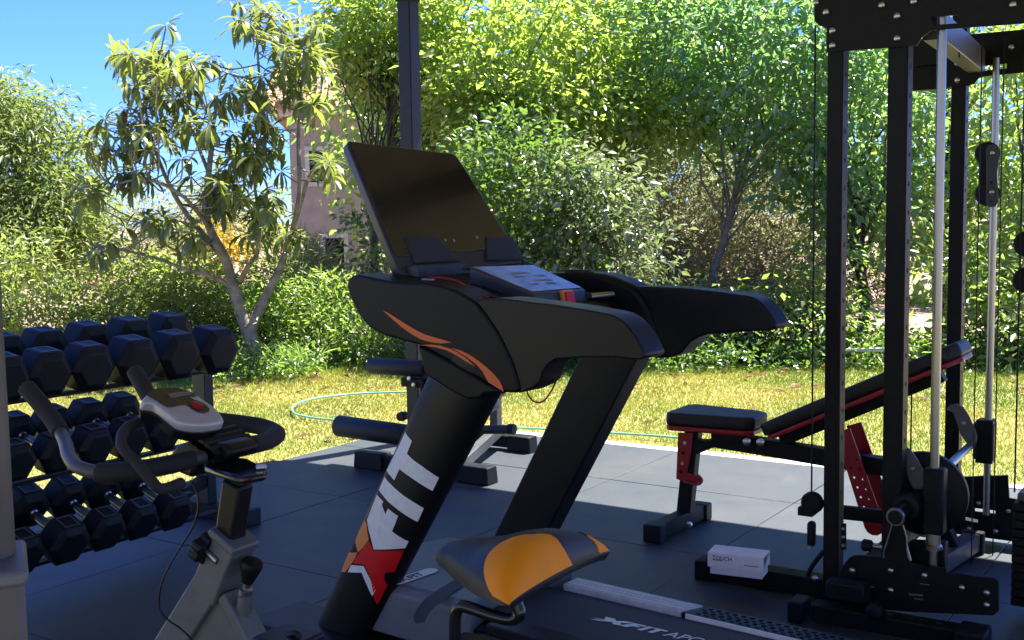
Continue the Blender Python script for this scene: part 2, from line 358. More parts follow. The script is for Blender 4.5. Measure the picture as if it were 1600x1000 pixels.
def turf_mat():
    m = bpy.data.materials.new('turf'); m.use_nodes = True; nt = m.node_tree; b = nt.nodes['Principled BSDF']; b.inputs['Roughness'].default_value = .9
    tc = nt.nodes.new('ShaderNodeTexCoord'); n = nt.nodes.new('ShaderNodeTexNoise'); n.inputs['Scale'].default_value = 1.1; n.inputs['Detail'].default_value = 9; n.inputs['Roughness'].default_value = .7
    nt.links.new(tc.outputs['Object'], n.inputs['Vector'])
    r = nt.nodes.new('ShaderNodeValToRGB'); e = r.color_ramp.elements
    e[0].position = .35; e[0].color = (.15, .18, .03, 1); e[1].position = .65; e[1].color = (.33, .27, .10, 1)
    nt.links.new(n.outputs['Fac'], r.inputs[0]); nt.links.new(r.outputs[0], b.inputs['Base Color']); return m
ground = single('ground', MB().prism([(-160, -60, -.03), (160, -60, -.03), (160, 240, -.03), (-160, 240, -.03)], (0, 0, -.4)), ground_mat(), 'dry pinkish soil beyond the hedge', None, kind='structure')
# lawn sheet with gently uneven rim (stays behind and left of the rubber floor)
def lawn_outline():
    P = []
    for px, d in ((-300, 10.2), (0, 10.4), (400, 10.3), (800, 10.2), (1200, 10.0), (1600, 9.2), (2000, 8.6), (2500, 8)):
        p = floor_at(px, d); P.append((p.x, p.y, -.012))
    return [(8, 5, -.012), (8, -8, -.012), (-16, -8, -.012), (-16, 6, -.012)] + P
lawn = single('lawn', MB().prism(lawn_outline(), (0, 0, -.012)), turf_mat(), 'sunlit lawn with dry yellow patches', None, kind='structure')
# sub-base, kerb, tiles
FX0, FX1, FY0, FY1 = -4.42, 3.0, -1.5, 5.64
floor = single('rubber_floor', MB().prism([(FX0, FY0, -.006), (FX1, FY0, -.006), (FX1, FY1, -.006), (FX0, FY1, -.006)], (0, 0, -.02)), m_joint, 'black rubber tile floor', None, kind='structure')
kb = single('concrete_edge', MB().box(((FX0+FX1)/2, FY1+.045, -.012), (FX1-FX0, .085, .03)), m_conc, 'pale concrete edging along the far side of the floor', None, bev=.004, kind='structure')
TS, GAP = .925, .0035
xs = [-3.585 + TS*i for i in range(-1, 8)]; ys = [-.66 + TS*i for i in range(-1, 8)]
tile_cache = {}
for i in range(len(xs)):
    for j in range(len(ys)):
        x0, x1 = max(xs[i], FX0), min(xs[i]+TS, FX1); y0, y1 = max(ys[j], FY0), min(ys[j]+TS, FY1)
        if x1-x0 < .05 or y1-y0 < .05: continue
        key = (round(x1-x0, 2), round(y1-y0, 2))
        if key not in tile_cache:
            mb = MB().box((0, 0, -.003), (x1-x0-GAP, y1-y0-GAP, .006)); tile_cache[key] = mb.mesh('tile', m_tile)
        o = link('tile', tile_cache[key], floor, ((x0+x1)/2, (y0+y1)/2, rnd.uniform(-.0012, .0008)))
        o.rotation_euler = (rnd.uniform(-.0008, .0008), rnd.uniform(-.0008, .0008), rnd.uniform(-.0012, .0012)); 
        b = bevel(o, .0016, 1)

# shelter over the gym (outside the picture): boarded roof on a beam, unseen wall added behind the camera for warm bounce
RY0, RY1, RX0, RZ = .1, 5.60, -4.16, 2.67
roof = single('shelter_roof', MB().box(((RX0+4.6)/2, (RY1+RY0)/2, RZ+.06), (4.6-RX0, RY1-RY0, .12)), m_wood, 'boarded shelter roof over the gym floor', None, kind='structure')
link('edge_beam', MB().box((RX0+.05, (RY1+RY0)/2, RZ-.05), (.10, RY1-RY0, .094)).mesh('edge_beam', m_post), roof); link('edge_beam', MB().box(((RX0+4.6)/2+.053, RY1-.05, RZ-.05), (4.6-RX0-.11, .10, .094)).mesh('edge_beam', m_post), roof)
for k in range(5):
    link('rafter', MB().box((RX0+.91+k*2.0, (RY1+RY0)/2-.1, RZ-.06), (.08, RY1-RY0-.4, .11)).mesh('rafter', m_satin), roof)
hw = single('bounce_wall', MB().box((0, -4.6, 1.5), (18, .25, 3.0)), m_wall, 'unseen warm plaster wall added behind the gym for bounce light', None, kind='structure')



# ------------------------------------------------------------------ grass blades
def grass():
    n = 240000
    px = R.uniform(-60, 1660, n); t = R.random(n); d = 5.2 + 5.4*t**.85
    cx = (px-800)/FOC*d
    X = rt0.x*cx + fw0.x*d; Y = rt0.y*cx + fw0.y*d
    keep = ~((X > FX0-.03) & (X < FX1+.1) & (Y < FY1+.11)); X, Y, d = X[keep], Y[keep], d[keep]; n = len(X)
    # patchy colour: dry middle, greener close to the hedge and to the right
    pat = .5 + .28*np.sin(X*1.7+Y*.9) * np.sin(Y*1.5-X*.6) + .18*np.sin(X*4.3-1)*np.sin(Y*3.7+2) + R.normal(size=n)*.16
    xc = X*rt0.x + Y*rt0.y
    dry = (pat - .05 - .42*np.clip((d-8.3)/1.6, 0, 1) - .16*np.clip((xc-.8)/1.6, 0, 1)).clip(0, 1)
    h = R.uniform(.012, .030, n)*(1 + 1.1*np.clip((d-8.9)/1.2, 0, 1)*R.random(n)); w = R.uniform(.004, .009, n)*(d/7)
    a = R.random(n)*2*np.pi; lean = R.normal(size=(n, 2))*.5*h[:, None]
    p = np.stack([X, Y, np.full(n, -.014)], 1); s = np.stack([np.cos(a)*w/2, np.sin(a)*w/2, np.zeros(n)], 1)
    tip = p + np.stack([lean[:, 0], lean[:, 1], h], 1)
    v = np.stack([p-s, p+s, tip], 1).reshape(-1, 3); f = np.arange(3*n).reshape(-1, 3)
    me = np_mesh('grass', v, f, m_grass)
    at_ = me.attributes.new('dry', 'FLOAT', 'POINT'); at_.data.foreach_set('value', np.repeat(dry, 3).astype(np.float32))
    tag(link('grass', me), 'short sunlit grass with yellowed patches', None, kind='stuff')
grass()
# weeds and ground ivy at the foot of the hedge
def weeds(name, label, spots, per, L, W, lm, h):
    c = []
    for px0, px1, d0, d1, n in spots:
        px = R.uniform(px0, px1, n); d = R.uniform(d0, d1, n); cx = (px-800)/FOC*d
        c.append(np.stack([rt0.x*cx+fw0.x*d, rt0.y*cx+fw0.y*d, R.random(n)*h], 1))
    c = np.concatenate(c); o = np.tile(np.array([[0, -.3, .6]]), (len(c), 1))
    v, f = foliage(c, o, per, L, W, .07, down=.05, tilt=.7)
    tag(link(name, np_mesh(name, v, f, lm)), label, None, kind='stuff')
weeds('ground_ivy', 'low dark leafy weeds along the hedge foot', [(880, 1680, 9.3, 10.4, 620), (430, 900, 10.0, 10.6, 260), (340, 500, 9.1, 9.6, 60), (-50, 380, 10.0, 10.6, 220)], 14, .052, .024, l_dark, .22)
weeds('tall_weeds', 'pale tall grassy weeds round the trunk foot', [(330, 480, 9.3, 10.2, 60), (930, 1250, 9.7, 10.3, 90)], 12, .13, .010, l_mid, .12)

# ------------------------------------------------------------------ trees and shrubs behind the lawn
def B(px, py, d, rx, ry, rz, w): return (W3(px, py, d), (rx, ry, rz), w)
HG = 'tall trees forming the hedge behind the lawn'
def tree(name, label, px, d, blobs, n_cl, per, L, W, lm, **kw):
    b = floor_at(px, d); return plant(name, label, 'tree', b, blobs, n_cl, per, L, W, kw.pop('spread', .13), lm, group=HG, **kw)
tree('hedge_tree', 'bright green tree beside the pink house, left of the dark post', 590, 12.2,
     [B(610, 60, 12.2, .7, .6, .72, 3), B(560, 40, 12.2, .42, .5, .50, 1.0), B(640, 0, 12.2, .9, .6, .6, 1)], 420, 16, .105, .046, l_bright)
tree('hedge_tree', 'dark leaved tree behind the top of the treadmill screen', 620, 12.9,
     [B(615, 125, 12.7, .50, .5, .30, 1.3), B(710, 190, 12.8, .62, .6, .8, 2)], 330, 16, .10, .044, l_dark)
tree('hedge_tree', 'bright yellow green tree just right of the dark post', 780, 12.0,
     [B(780, 80, 12, 1.15, .75, 1.0, 3), B(840, 170, 11.5, .85, .40, .5, 1.8), B(730, 150, 11.5, .55, .40, .55, 1.2)], 640, 16, .11, .050, l_bright)
tree('hedge_tree', 'mid green tree rising above the treadmill handle', 950, 12.4,
     [B(950, 80, 12.4, 1.2, .75, 1.05, 3), B(1000, 185, 11.5, .75, .40, .45, 1.3)], 560, 16, .105, .048, l_bright)
tree('hedge_tree', 'leaning tree with bare forked trunk in the middle of the hedge', 1112, 11.2,
     [B(1170, 110, 11.3, 1.15, .75, .9, 3), B(1090, 60, 11.6, 1.0, .75, .8, 2), B(1215, 240, 11.0, .5, .5, .5, .7)], 520, 15, .115, .052, l_cool,
     trunk=[floor_at(1112, 11.2), W3(1112, 440, 11.2), W3(1128, 385, 11.2), W3(1142, 330, 11.2), W3(1160, 265, 11.2), W3(1192, 200, 11.3)], r0=.050, tm=m_barkm)
tree('hedge_tree', 'leafy tree seen between the two left rack uprights', 1345, 11.0,
     [B(1345, 170, 11, .75, .8, 1.2, 2.4), B(1350, 330, 10.9, .6, .6, .6, 1), B(1290, 60, 11.4, .8, .7, .9, 1.2)], 360, 15, .12, .056, l_cool)
tree('hedge_tree', 'open tree with sky gaps behind the chrome guide rods', 1480, 11.6,
     [B(1490, 110, 11.6, .9, .8, 1.0, 1.6), B(1520, 320, 11.3, .7, .6, .6, .9), B(1440, 240, 11.8, .5, .5, .8, .6)], 230, 14, .125, .06, l_mid)
tree('hedge_tree', 'dense tree at the right edge of the picture', 1640, 10.6,
     [B(1640, 200, 10.6, .8, .8, 1.5, 2), B(1600, 420, 10.3, .6, .6, .6, .8)], 330, 15, .12, .056, l_mid)
SG = 'shrubs under the hedge trees'
def shrub(label, px, d, blobs, n_cl, per, L, W, lm, name='shrub', **kw):
    b = floor_at(px, d); return plant(name, label, 'shrub', b, blobs, n_cl, per, L, W, kw.pop('spread', .13), lm, group=kw.pop('group', SG), crown='foliage', stem='stem', r0=kw.pop('r0', .03), **kw)
shrub('dark glossy bush behind the treadmill screen and console', 800, 10.3,
      [B(800, 320, 10.3, .75, .7, .85, 3), B(735, 330, 10.3, .45, .6, .6, 1), B(575, 345, 11.6, .20, .2, .12, .12), B(590, 400, 11.4, .22, .2, .22, .2), B(830, 480, 10.2, .9, .6, .6, 1.6)], 560, 16, .085, .042, l_dark)
shrub('pale white flecked bush above the far treadmill handle', 930, 10.1,
      [B(925, 330, 10.1, .50, .5, .55, 2), B(960, 400, 10.0, .5, .5, .5, 1.3), B(870, 290, 10.2, .35, .4, .35, .7)], 330, 15, .085, .038, l_pale)
shrub('fine twiggy olive coloured thicket behind the leaning trunk', 1060, 11.9,
      [B(1050, 330, 12.2, .75, .5, .65, 2), B(1180, 340, 12.0, .65, .5, .70, 2), B(1110, 430, 11.8, .95, .4, .45, 1.8), B(985, 260, 12.3, .4, .4, .4, .8)], 1150, 20, .075, .016, l_olive, limbs=80, tm=m_twig)
shrub('dry brown brushwood low behind the weight bench', 1240, 11.6,
      [B(1230, 410, 11.6, .55, .4, .4, 1), B(1330, 430, 11.4, .45, .4, .3, 1), B(1080, 450, 11.5, .6, .3, .25, .8)], 300, 18, .07, .018, l_dry, limbs=60, tm=m_twig)
shrub('low dark leafy bush under the far treadmill handle', 1080, 10.2,
      [B(1060, 520, 10.2, .55, .4, .38, 2), B(1150, 500, 10.2, .45, .4, .35, 1.4)], 190, 16, .085, .036, l_dark)
shrub('low green bush left of the rack beside the thin pole', 1260, 10.0,
      [B(1250, 520, 10.0, .5, .4, .4, 2), B(1290, 440, 10.2, .3, .3, .4, .8)], 170, 15, .085, .036, l_mid)
shrub('low bush behind the inclined bench back', 1400, 9.8,
      [B(1390, 560, 9.8, .6, .4, .28, 2), B(1490, 560, 9.7, .5, .4, .26, 1.4)], 150, 15, .085, .036, l_mid)
shrub('leafy bush low at the right edge', 1590, 9.4,
      [B(1590, 520, 9.5, .5, .4, .5, 2), B(1530, 430, 9.9, .4, .4, .4, 1)], 170, 15, .10, .045, l_mid)
LG = 'low shrubs round the broad leaved tree'
shrub('tangled dark shrub between the small tree and the treadmill', 500, 10.7,
      [B(500, 500, 10.7, .6, .4, .40, 3), B(565, 525, 10.5, .40, .4, .32, 1.3), B(440, 500, 10.6, .35, .4, .42, 1)], 330, 17, .095, .026, l_mid, group=LG)
shrub('pale green shrub right of the small tree below the house', 470, 11.2,
      [B(455, 445, 11.2, .42, .4, .32, 2), B(515, 465, 11.3, .3, .3, .20, 1)], 190, 16, .10, .02, l_willow, group=LG)
shrub('mid green shrub directly left of the small tree trunk', 290, 10.9,
      [B(290, 470, 10.9, .65, .45, .48, 3), B(230, 450, 11, .5, .4, .42, 1.4)], 330, 17, .085, .03, l_shrub, group=LG)
shrub('pale leafy shrub behind the top dumbbells', 140, 10.9,
      [B(150, 480, 10.9, .55, .4, .40, 2), B(80, 520, 10.7, .5, .4, .35, 1.2), B(200, 520, 10.6, .45, .35, .3, 1)], 300, 17, .085, .026, l_willow, group=LG)
shrub('darker shrub at the left edge behind the dumbbells', 20, 11.0,
      [B(20, 450, 11.0, .6, .4, .6, 2), B(-60, 480, 11.0, .6, .4, .6, 1)], 250, 17, .08, .026, l_shrub, group=LG)
shrub('dark shrub filling the shade behind the trunk', 390, 11.2,
      [B(400, 510, 11.0, .6, .35, .4, 2), B(330, 520, 11.1, .5, .3, .35, 1)], 220, 17, .09, .03, l_dark, group=LG)
shrub('yellow flowering bush glimpsed through the small tree', 345, 13.2,
      [B(345, 385, 13.2, .22, .25, .30, 2), B(320, 400, 13.2, .25, .25, .25, 1)], 70, 15, .06, .045, l_flower, name='flowering_bush')
shrub('bush with red blooms behind the dumbbell rack', 185, 12.0,
      [B(185, 445, 12.0, .32, .25, .14, 2)], 12, 9, .05, .045, l_rose, name='flowering_bush')
shrub('feathery pale plume grass in front of the house window', 510, 12.2,
      [B(482, 432, 12.2, .18, .25, .32, 2)], 110, 14, .20, .008, l_plume, name='plume_grass', down=-.9, limbs=12, tm=m_twig)
plant('feathery_tree', 'large pale green feathery tree at the left edge', 'tree', floor_at(20, 14),
      [B(20, 270, 14, .95, .9, 1.1, 3), B(60, 380, 13.6, .7, .7, .6, 1.4), B(-80, 330, 14, 1.1, .9, 1.3, 2), B(-10, 190, 14.2, .62, .6, .62, 1.2), B(95, 330, 13.8, .5, .6, .6, 1.2)], 1500, 20, .13, .030, .15, l_willow, down=.55, edge=.45)
plant('far_tree', 'hazy olive tree far behind the small broad leaved tree', 'tree', floor_at(230, 24),
      [B(230, 370, 24, 1.4, 1, .9, 2), B(300, 360, 24, 1.2, 1, .8, 1.3), B(150, 380, 24, 1.2, 1, .9, 1.2)], 320, 16, .15, .05, .24, l_olive, group='far trees')
plant('far_tree', 'distant green tree low on the skyline left of the house', 'tree', floor_at(400, 26),
      [B(400, 350, 26, 1.6, 1, 1.0, 2), B(330, 350, 26, 1.2, 1, .9, 1)], 260, 16, .16, .06, .26, l_shrub, group='far trees')
# the wood that closes the view behind the hedge trees
def far_wood():
    bl = []
    for px, py, rz, w in ((640, 200, 2.2, 1), (760, 170, 2.4, 1), (880, 190, 2.4, 1.1), (1000, 200, 2.4, 1.1), (1120, 170, 2.4, 1), (1240, 190, 2.3, 1), (1360, 230, 1.7, .7), (1610, 260, 1.9, .8), (1480, 400, .9, .3)):
        bl.append((W3(px, py, 16), (1.2, 1.2, rz), w))
    cl, out = clumps(bl, 1500, .7); v, f = foliage(cl, out, 15, .15, .075, .26, tilt=.8)
    tag(link('far_wood', np_mesh('far_wood', v, f, l_mid)), 'mass of foliage closing the view behind the hedge trees', None, kind='stuff')
    bl = [(W3(px, 440, 14.5), (1.3, .6, .55), 1) for px in (660, 800, 940, 1060)]
    cl, out = clumps(bl, 420, .7); v, f = foliage(cl, out, 15, .12, .05, .2)
    tag(link('undergrowth', np_mesh('undergrowth', v, f, l_olive)), 'scrubby undergrowth between the hedge trunks', None, kind='stuff')
far_wood()
def litter():
    n = 260; px = R.uniform(-50, 1650, n); d = np.where(R.random(n) < .75, R.uniform(8.3, 10.2, n), R.uniform(6.5, 8.3, n)); cx = (px-800)/FOC*d
    p = np.stack([rt0.x*cx+fw0.x*d, rt0.y*cx+fw0.y*d, np.full(n, .012)], 1)
    keep = ~((p[:, 0] > FX0) & (p[:, 0] < FX1) & (p[:, 1] < FY1+.1)); p = p[keep]; n = len(p)
    ax = R.normal(size=(n, 3)); ax[:, 2] *= .2; v, f = leaf_verts(p, ax, unit(np.array([0, 0, 1.]) + R.normal(size=(n, 3))*.3), R.uniform(.05, .13, n), R.uniform(.02, .045, n), .15, .2)
    tag(link('fallen_leaves', np_mesh('fallen_leaves', v, f, l_dead)), 'brown fallen leaves scattered on the lawn', None, kind='stuff')
litter()

# ------------------------------------------------------------------ broad-leaved garden tree with big drooping rosettes
def loquat():
    D = 10.2; base = floor_at(398, D) ; t = Thing('broad_leaved_tree', 'small open tree with big drooping leaf rosettes beside the dumbbell rack', 'tree', base)
    P = lambda px, py, dd=0: Vector(W3(px, py, D+dd))
    mb = MB(); ends = []
    def stem(pts, r0, r1):
        q = catmull(pts, 4); k = len(q)-1; mb.tube(q, [r0+(r1-r0)*i/k for i in range(k+1)], 8); ends.extend(q[3:])
    stem([base - Vector((0, 0, .05)), P(397, 545), P(391, 525), P(386, 508)], .072, .06)
    stem([P(391, 528), P(377, 488), P(364, 446), P(352, 405), P(330, 362), P(322, 330), P(326, 270), P(335, 200)], .06, .02)
    stem([P(388, 522), P(403, 490), P(420, 455), P(437, 420), P(447, 395)], .055, .025)
    stem([P(364, 448), P(330, 432), P(287, 420), P(245, 404), P(190, 390, -.2), P(160, 385, -.3)], .022, .009)
    stem([P(366, 452), P(320, 425), P(300, 405), P(255, 380, .2), P(235, 350, .3)], .018, .008)
    stem([P(375, 440), P(390, 412, -.2), P(402, 395), P(405, 340), P(398, 280), P(410, 200)], .026, .01)
    stem([P(352, 405), P(300, 345, .2), P(265, 290, .3), P(235, 210, .2), P(222, 130)], .028, .01)
    stem([P(330, 362), P(290, 310, -.3), P(230, 280, -.4), P(175, 290, -.4)], .02, .008)
    stem([P(437, 420), P(456, 365, .2), P(475, 300, .2), P(484, 275, .2), P(505, 245, .2)], .028, .012)
    stem([P(456, 365, .2), P(468, 300), P(466, 220), P(470, 150), P(476, 60)], .024, .008)
    stem([P(326, 270), P(300, 200, .3), P(285, 130, .3)], .018, .008)
    stem([P(410, 200), P(405, 120, .1), P(400, 40, .1), P(395, -60, .1)], .016, .007)
    t.part('trunk', mb, m_bark, sharp=0)
    zones = [(212, 88, 26, 16, 7), (255, 92, 22, 14, 5), (235, 140, 48, 34, 12), (300, 115, 34, 40, 9), (205, 205, 40, 26, 8), (270, 210, 48, 40, 12),
             (150, 235, 26, 20, 5), (135, 305, 24, 20, 5), (200, 275, 34, 28, 7), (165, 392, 18, 12, 3), (255, 348, 36, 14, 6), (295, 372, 26, 10, 3),
             (330, 285, 34, 46, 9), (375, 250, 36, 44, 10), (350, 180, 30, 34, 5), (395, 150, 34, 34, 9), (450, 95, 36, 34, 9), (400, 25, 32, 28, 8), (455, 40, 26, 20, 5),
             (480, 150, 22, 36, 6), (415, 205, 30, 26, 6), (425, 310, 26, 38, 7), (445, 372, 22, 10, 4), (395, 345, 24, 20, 4), (505, 255, 14, 22, 3), (485, 95, 16, 30, 4), (370, 320, 22, 26, 4)]
    heads = []
    for zx, zy, sx, sy, n in zones:
        for _ in range(int(n*1.7)): heads.append(P(zx + rnd.gauss(0, sx*.6), zy + rnd.gauss(0, sy*.6), rnd.gauss(0, .45)))
    tw = MB()
    for h in heads:
        e = min(ends, key=lambda q: (q-h).length + max(0, q.z-h.z)*.8)
        if (e-h).length > .08: tw.tube(catmull([e, e.lerp(h, .5) + Vector((rnd.uniform(-.05, .05), rnd.uniform(-.05, .05), -.06)), h], 3), [.008]*7 if False else .007, 5)
    t.part('branch', tw, m_bark, sharp=0)
    # leaf shapes: folded blades that droop to the tip, shared by all single leaves
    def leaf_shape(name, m, bend):
        L, n = 1., 5; rows = []
        for i in range(n+1):
            s = i/n; w = .108*math.sin(math.pi*min(1, s*.93+.06))**.75*(1.15 if s > .4 else .9); a = bend*s
            x = math.sin(a)/bend*L if bend else s; z = -(1-math.cos(a))/bend*L if bend else 0
            rows.append(((x, w, z+.25*w), (x, 0, z), (x, -w, z+.25*w)))
        v = [p for r in rows for p in r]; f = []
        for i in range(n):
            for k in (0, 1): f.append((3*i+k, 3*i+k+1, 3*i+k+4, 3*i+k+3))
        me = bpy.data.meshes.new(name); me.from_pydata(v, [], f); me.materials.append(m); me.shade_smooth(); return me, np.array(v), np.array(f)
    shapes = [leaf_shape('leaf', l_loq, b) for b in (.5, .9, 1.3)]; young = leaf_shape('leaf', l_loqy, .35)[0]
    dead = leaf_shape('leaf', l_dead, .7)[0]
    inst = []
    for i, h in enumerate(heads):
        for k in range(rnd.randint(10, 14)):
            az = rnd.uniform(0, 2*math.pi); el = rnd.uniform(-.95, .75); L = rnd.uniform(.14, .245)
            if k < 2 and rnd.random() < .5: el = rnd.uniform(.5, 1.3); kind = 3; L *= .8
            else: kind = rnd.randrange(3)
            if 60 < i < 64 : kind = 4; el = -1.2
            x = Vector((math.cos(az)*math.cos(el), math.sin(az)*math.cos(el), math.sin(el))); y = ZZ.cross(x).normalized(); z = x.cross(y)
            mw = Matrix((x*L, y*L*rnd.uniform(.8, 1.05), z*L)).transposed().to_4x4(); mw.translation = h + x*.015
            # how large it shows: long, nearer, turned to the eye
            view = (h-EYEPOS).normalized(); inst.append((L*(abs(z.dot(view))*.6+.4)/(h-EYEPOS).length, kind, mw))
    inst.sort(key=lambda q: -q[0]); mats = [s[0] for s in shapes] + [young, dead]
    off = Matrix.Translation(-base)
    for _, kind, mw in inst[:300]:
        o = link('leaf', mats[kind], t.e); o.matrix_local = off @ mw
    vs, fs, n = [], [], 0
    for _, kind, mw in inst[300:]:
        v, f = shapes[kind % 3][1:]; mm = np.array(off @ mw); vs.append(v @ mm[:3, :3].T + mm[:3, 3]); fs.append(f + n); n += len(v)
    o = link('foliage', np_mesh('foliage', np.concatenate(vs), np.concatenate(fs), l_loq, True), t.e); o['kind'] = 'stuff'
loquat()

# ------------------------------------------------------------------ house behind the trees
def house():
    d = 19.0; fx = Frame(0, 0, math.degrees(YAW)); c = floor_at(560, d)
    t = Thing('house', 'pink plastered house half hidden behind the trees', 'house', c)
    o = Vector(c); rot = Matrix.Rotation(YAW+.12, 3, 'Z')
    L = lambda x, y, z: o + rot @ Vector((x, y, z))
    s = d/FOC; x0 = (463-560)*s; top = EYE + (338-182)*s
    def quad_wall(x0, x1, z0, z1, holes):
        mb = MB(); mb.prism([L(x0, 0, z0), L(x1, 0, z0), L(x1, 0, z1), L(x0, 0, z1)], rot @ Vector((0, .3, 0)), [[L(a, 0, b), L(c2, 0, b), L(c2, 0, e), L(a, 0, e)] for a, b, c2, e in holes]); return mb
    wz = lambda py: EYE + (338-py)*s; wx = lambda px: (px-560)*s
    h1 = (wx(492), wz(284), wx(515), wz(236)); h2 = (wx(512), wz(428), wx(541), wz(370))
    t.part('wall', quad_wall(x0, 3.2, -.1, top, [h1, h2]), m_stucco)
    mb = MB(); mb.prism([L(x0, .31, -.1), L(x0+.02, .31, -.1), L(x0+.02, .31, top), L(x0, .31, top)], rot @ Vector((0, 5, 0))); t.part('side_wall', mb, m_stucco)
    for a, b, c2, e in (h1, h2):
        w = MB(); k = .07
        for (p, q, r_, s_) in ((a-k, b-k, c2+k, b), (a-k, e, c2+k, e+k), (a-k, b, a, e), (c2, b, c2+k, e)):
            w.prism([L(p, -.03, q), L(r_, -.03, q), L(r_, -.03, s_), L(p, -.03, s_)], rot @ Vector((0, .12, 0)))
        f = t.part('window', w, m_trim)
        g = MB(); g.prism([L(a, .14, b), L(c2, .14, b), L(c2, .14, e), L(a, .14, e)], rot @ Vector((0, .02, 0)))
        t.part('pane', g, m_pane, parent=f)
    mb = MB(); mb.prism([L(x0-.3, -.35, top), L(3.4, -.35, top), L(3.4, -.35, top+.09), L(x0-.3, -.35, top+.09)], rot @ Vector((0, .6, 0))); t.part('eave', mb, m_trim)
    mb = MB(); mb.prism([L(x0-.35, -.42, top+.093), L(x0-.35, 3.0, top+1.2), L(x0-.35, 5.8, top+.093)], rot @ Vector((3.8-x0, 0, 0))); rf = t.part('roof', mb, m_rtile)
    n = 20
    rows = MB()
    for i in range(n):
        x = x0-.3 + i*.2; rows.tube([L(x, -.48, top+.12), L(x, 2.9, top+1.22)], .075, 8)
    o2 = t.part('roof_tiles', rows, m_rtile, parent=rf); o2['kind'] = 'stuff'
house()

# garden hose on the lawn
hp = [(690, 609), (640, 612), (560, 615), (495, 622), (462, 632), (459, 645), (490, 653), (560, 659), (640, 664), (720, 667), (800, 668), (930, 675), (1060, 684), (1180, 700), (1290, 716), (1400, 730), (1500, 748)]
single('garden_hose', MB().tube([G.Z(x, y, .018) for x, y in hp], .007, 8, smooth=6), m_hose, 'pale green garden hose looping across the sunny lawn', 'hose', kind=None)
# thin pole and rail in the hedge
pb = floor_at(1318, 9.6); pt = Thing('garden_rail', 'thin pale pole with a cross rail at the hedge foot', 'pole', pb)
pt.part('post', MB().tube([pb, Vector((pb.x, pb.y, at(1318, 478, 9.6).z))], .018, 8), m_pole)
pt.part('crossbar', MB().tube([at(1310, 548, 9.6), at(1388, 546, 9.3)], .017, 8), m_pole)

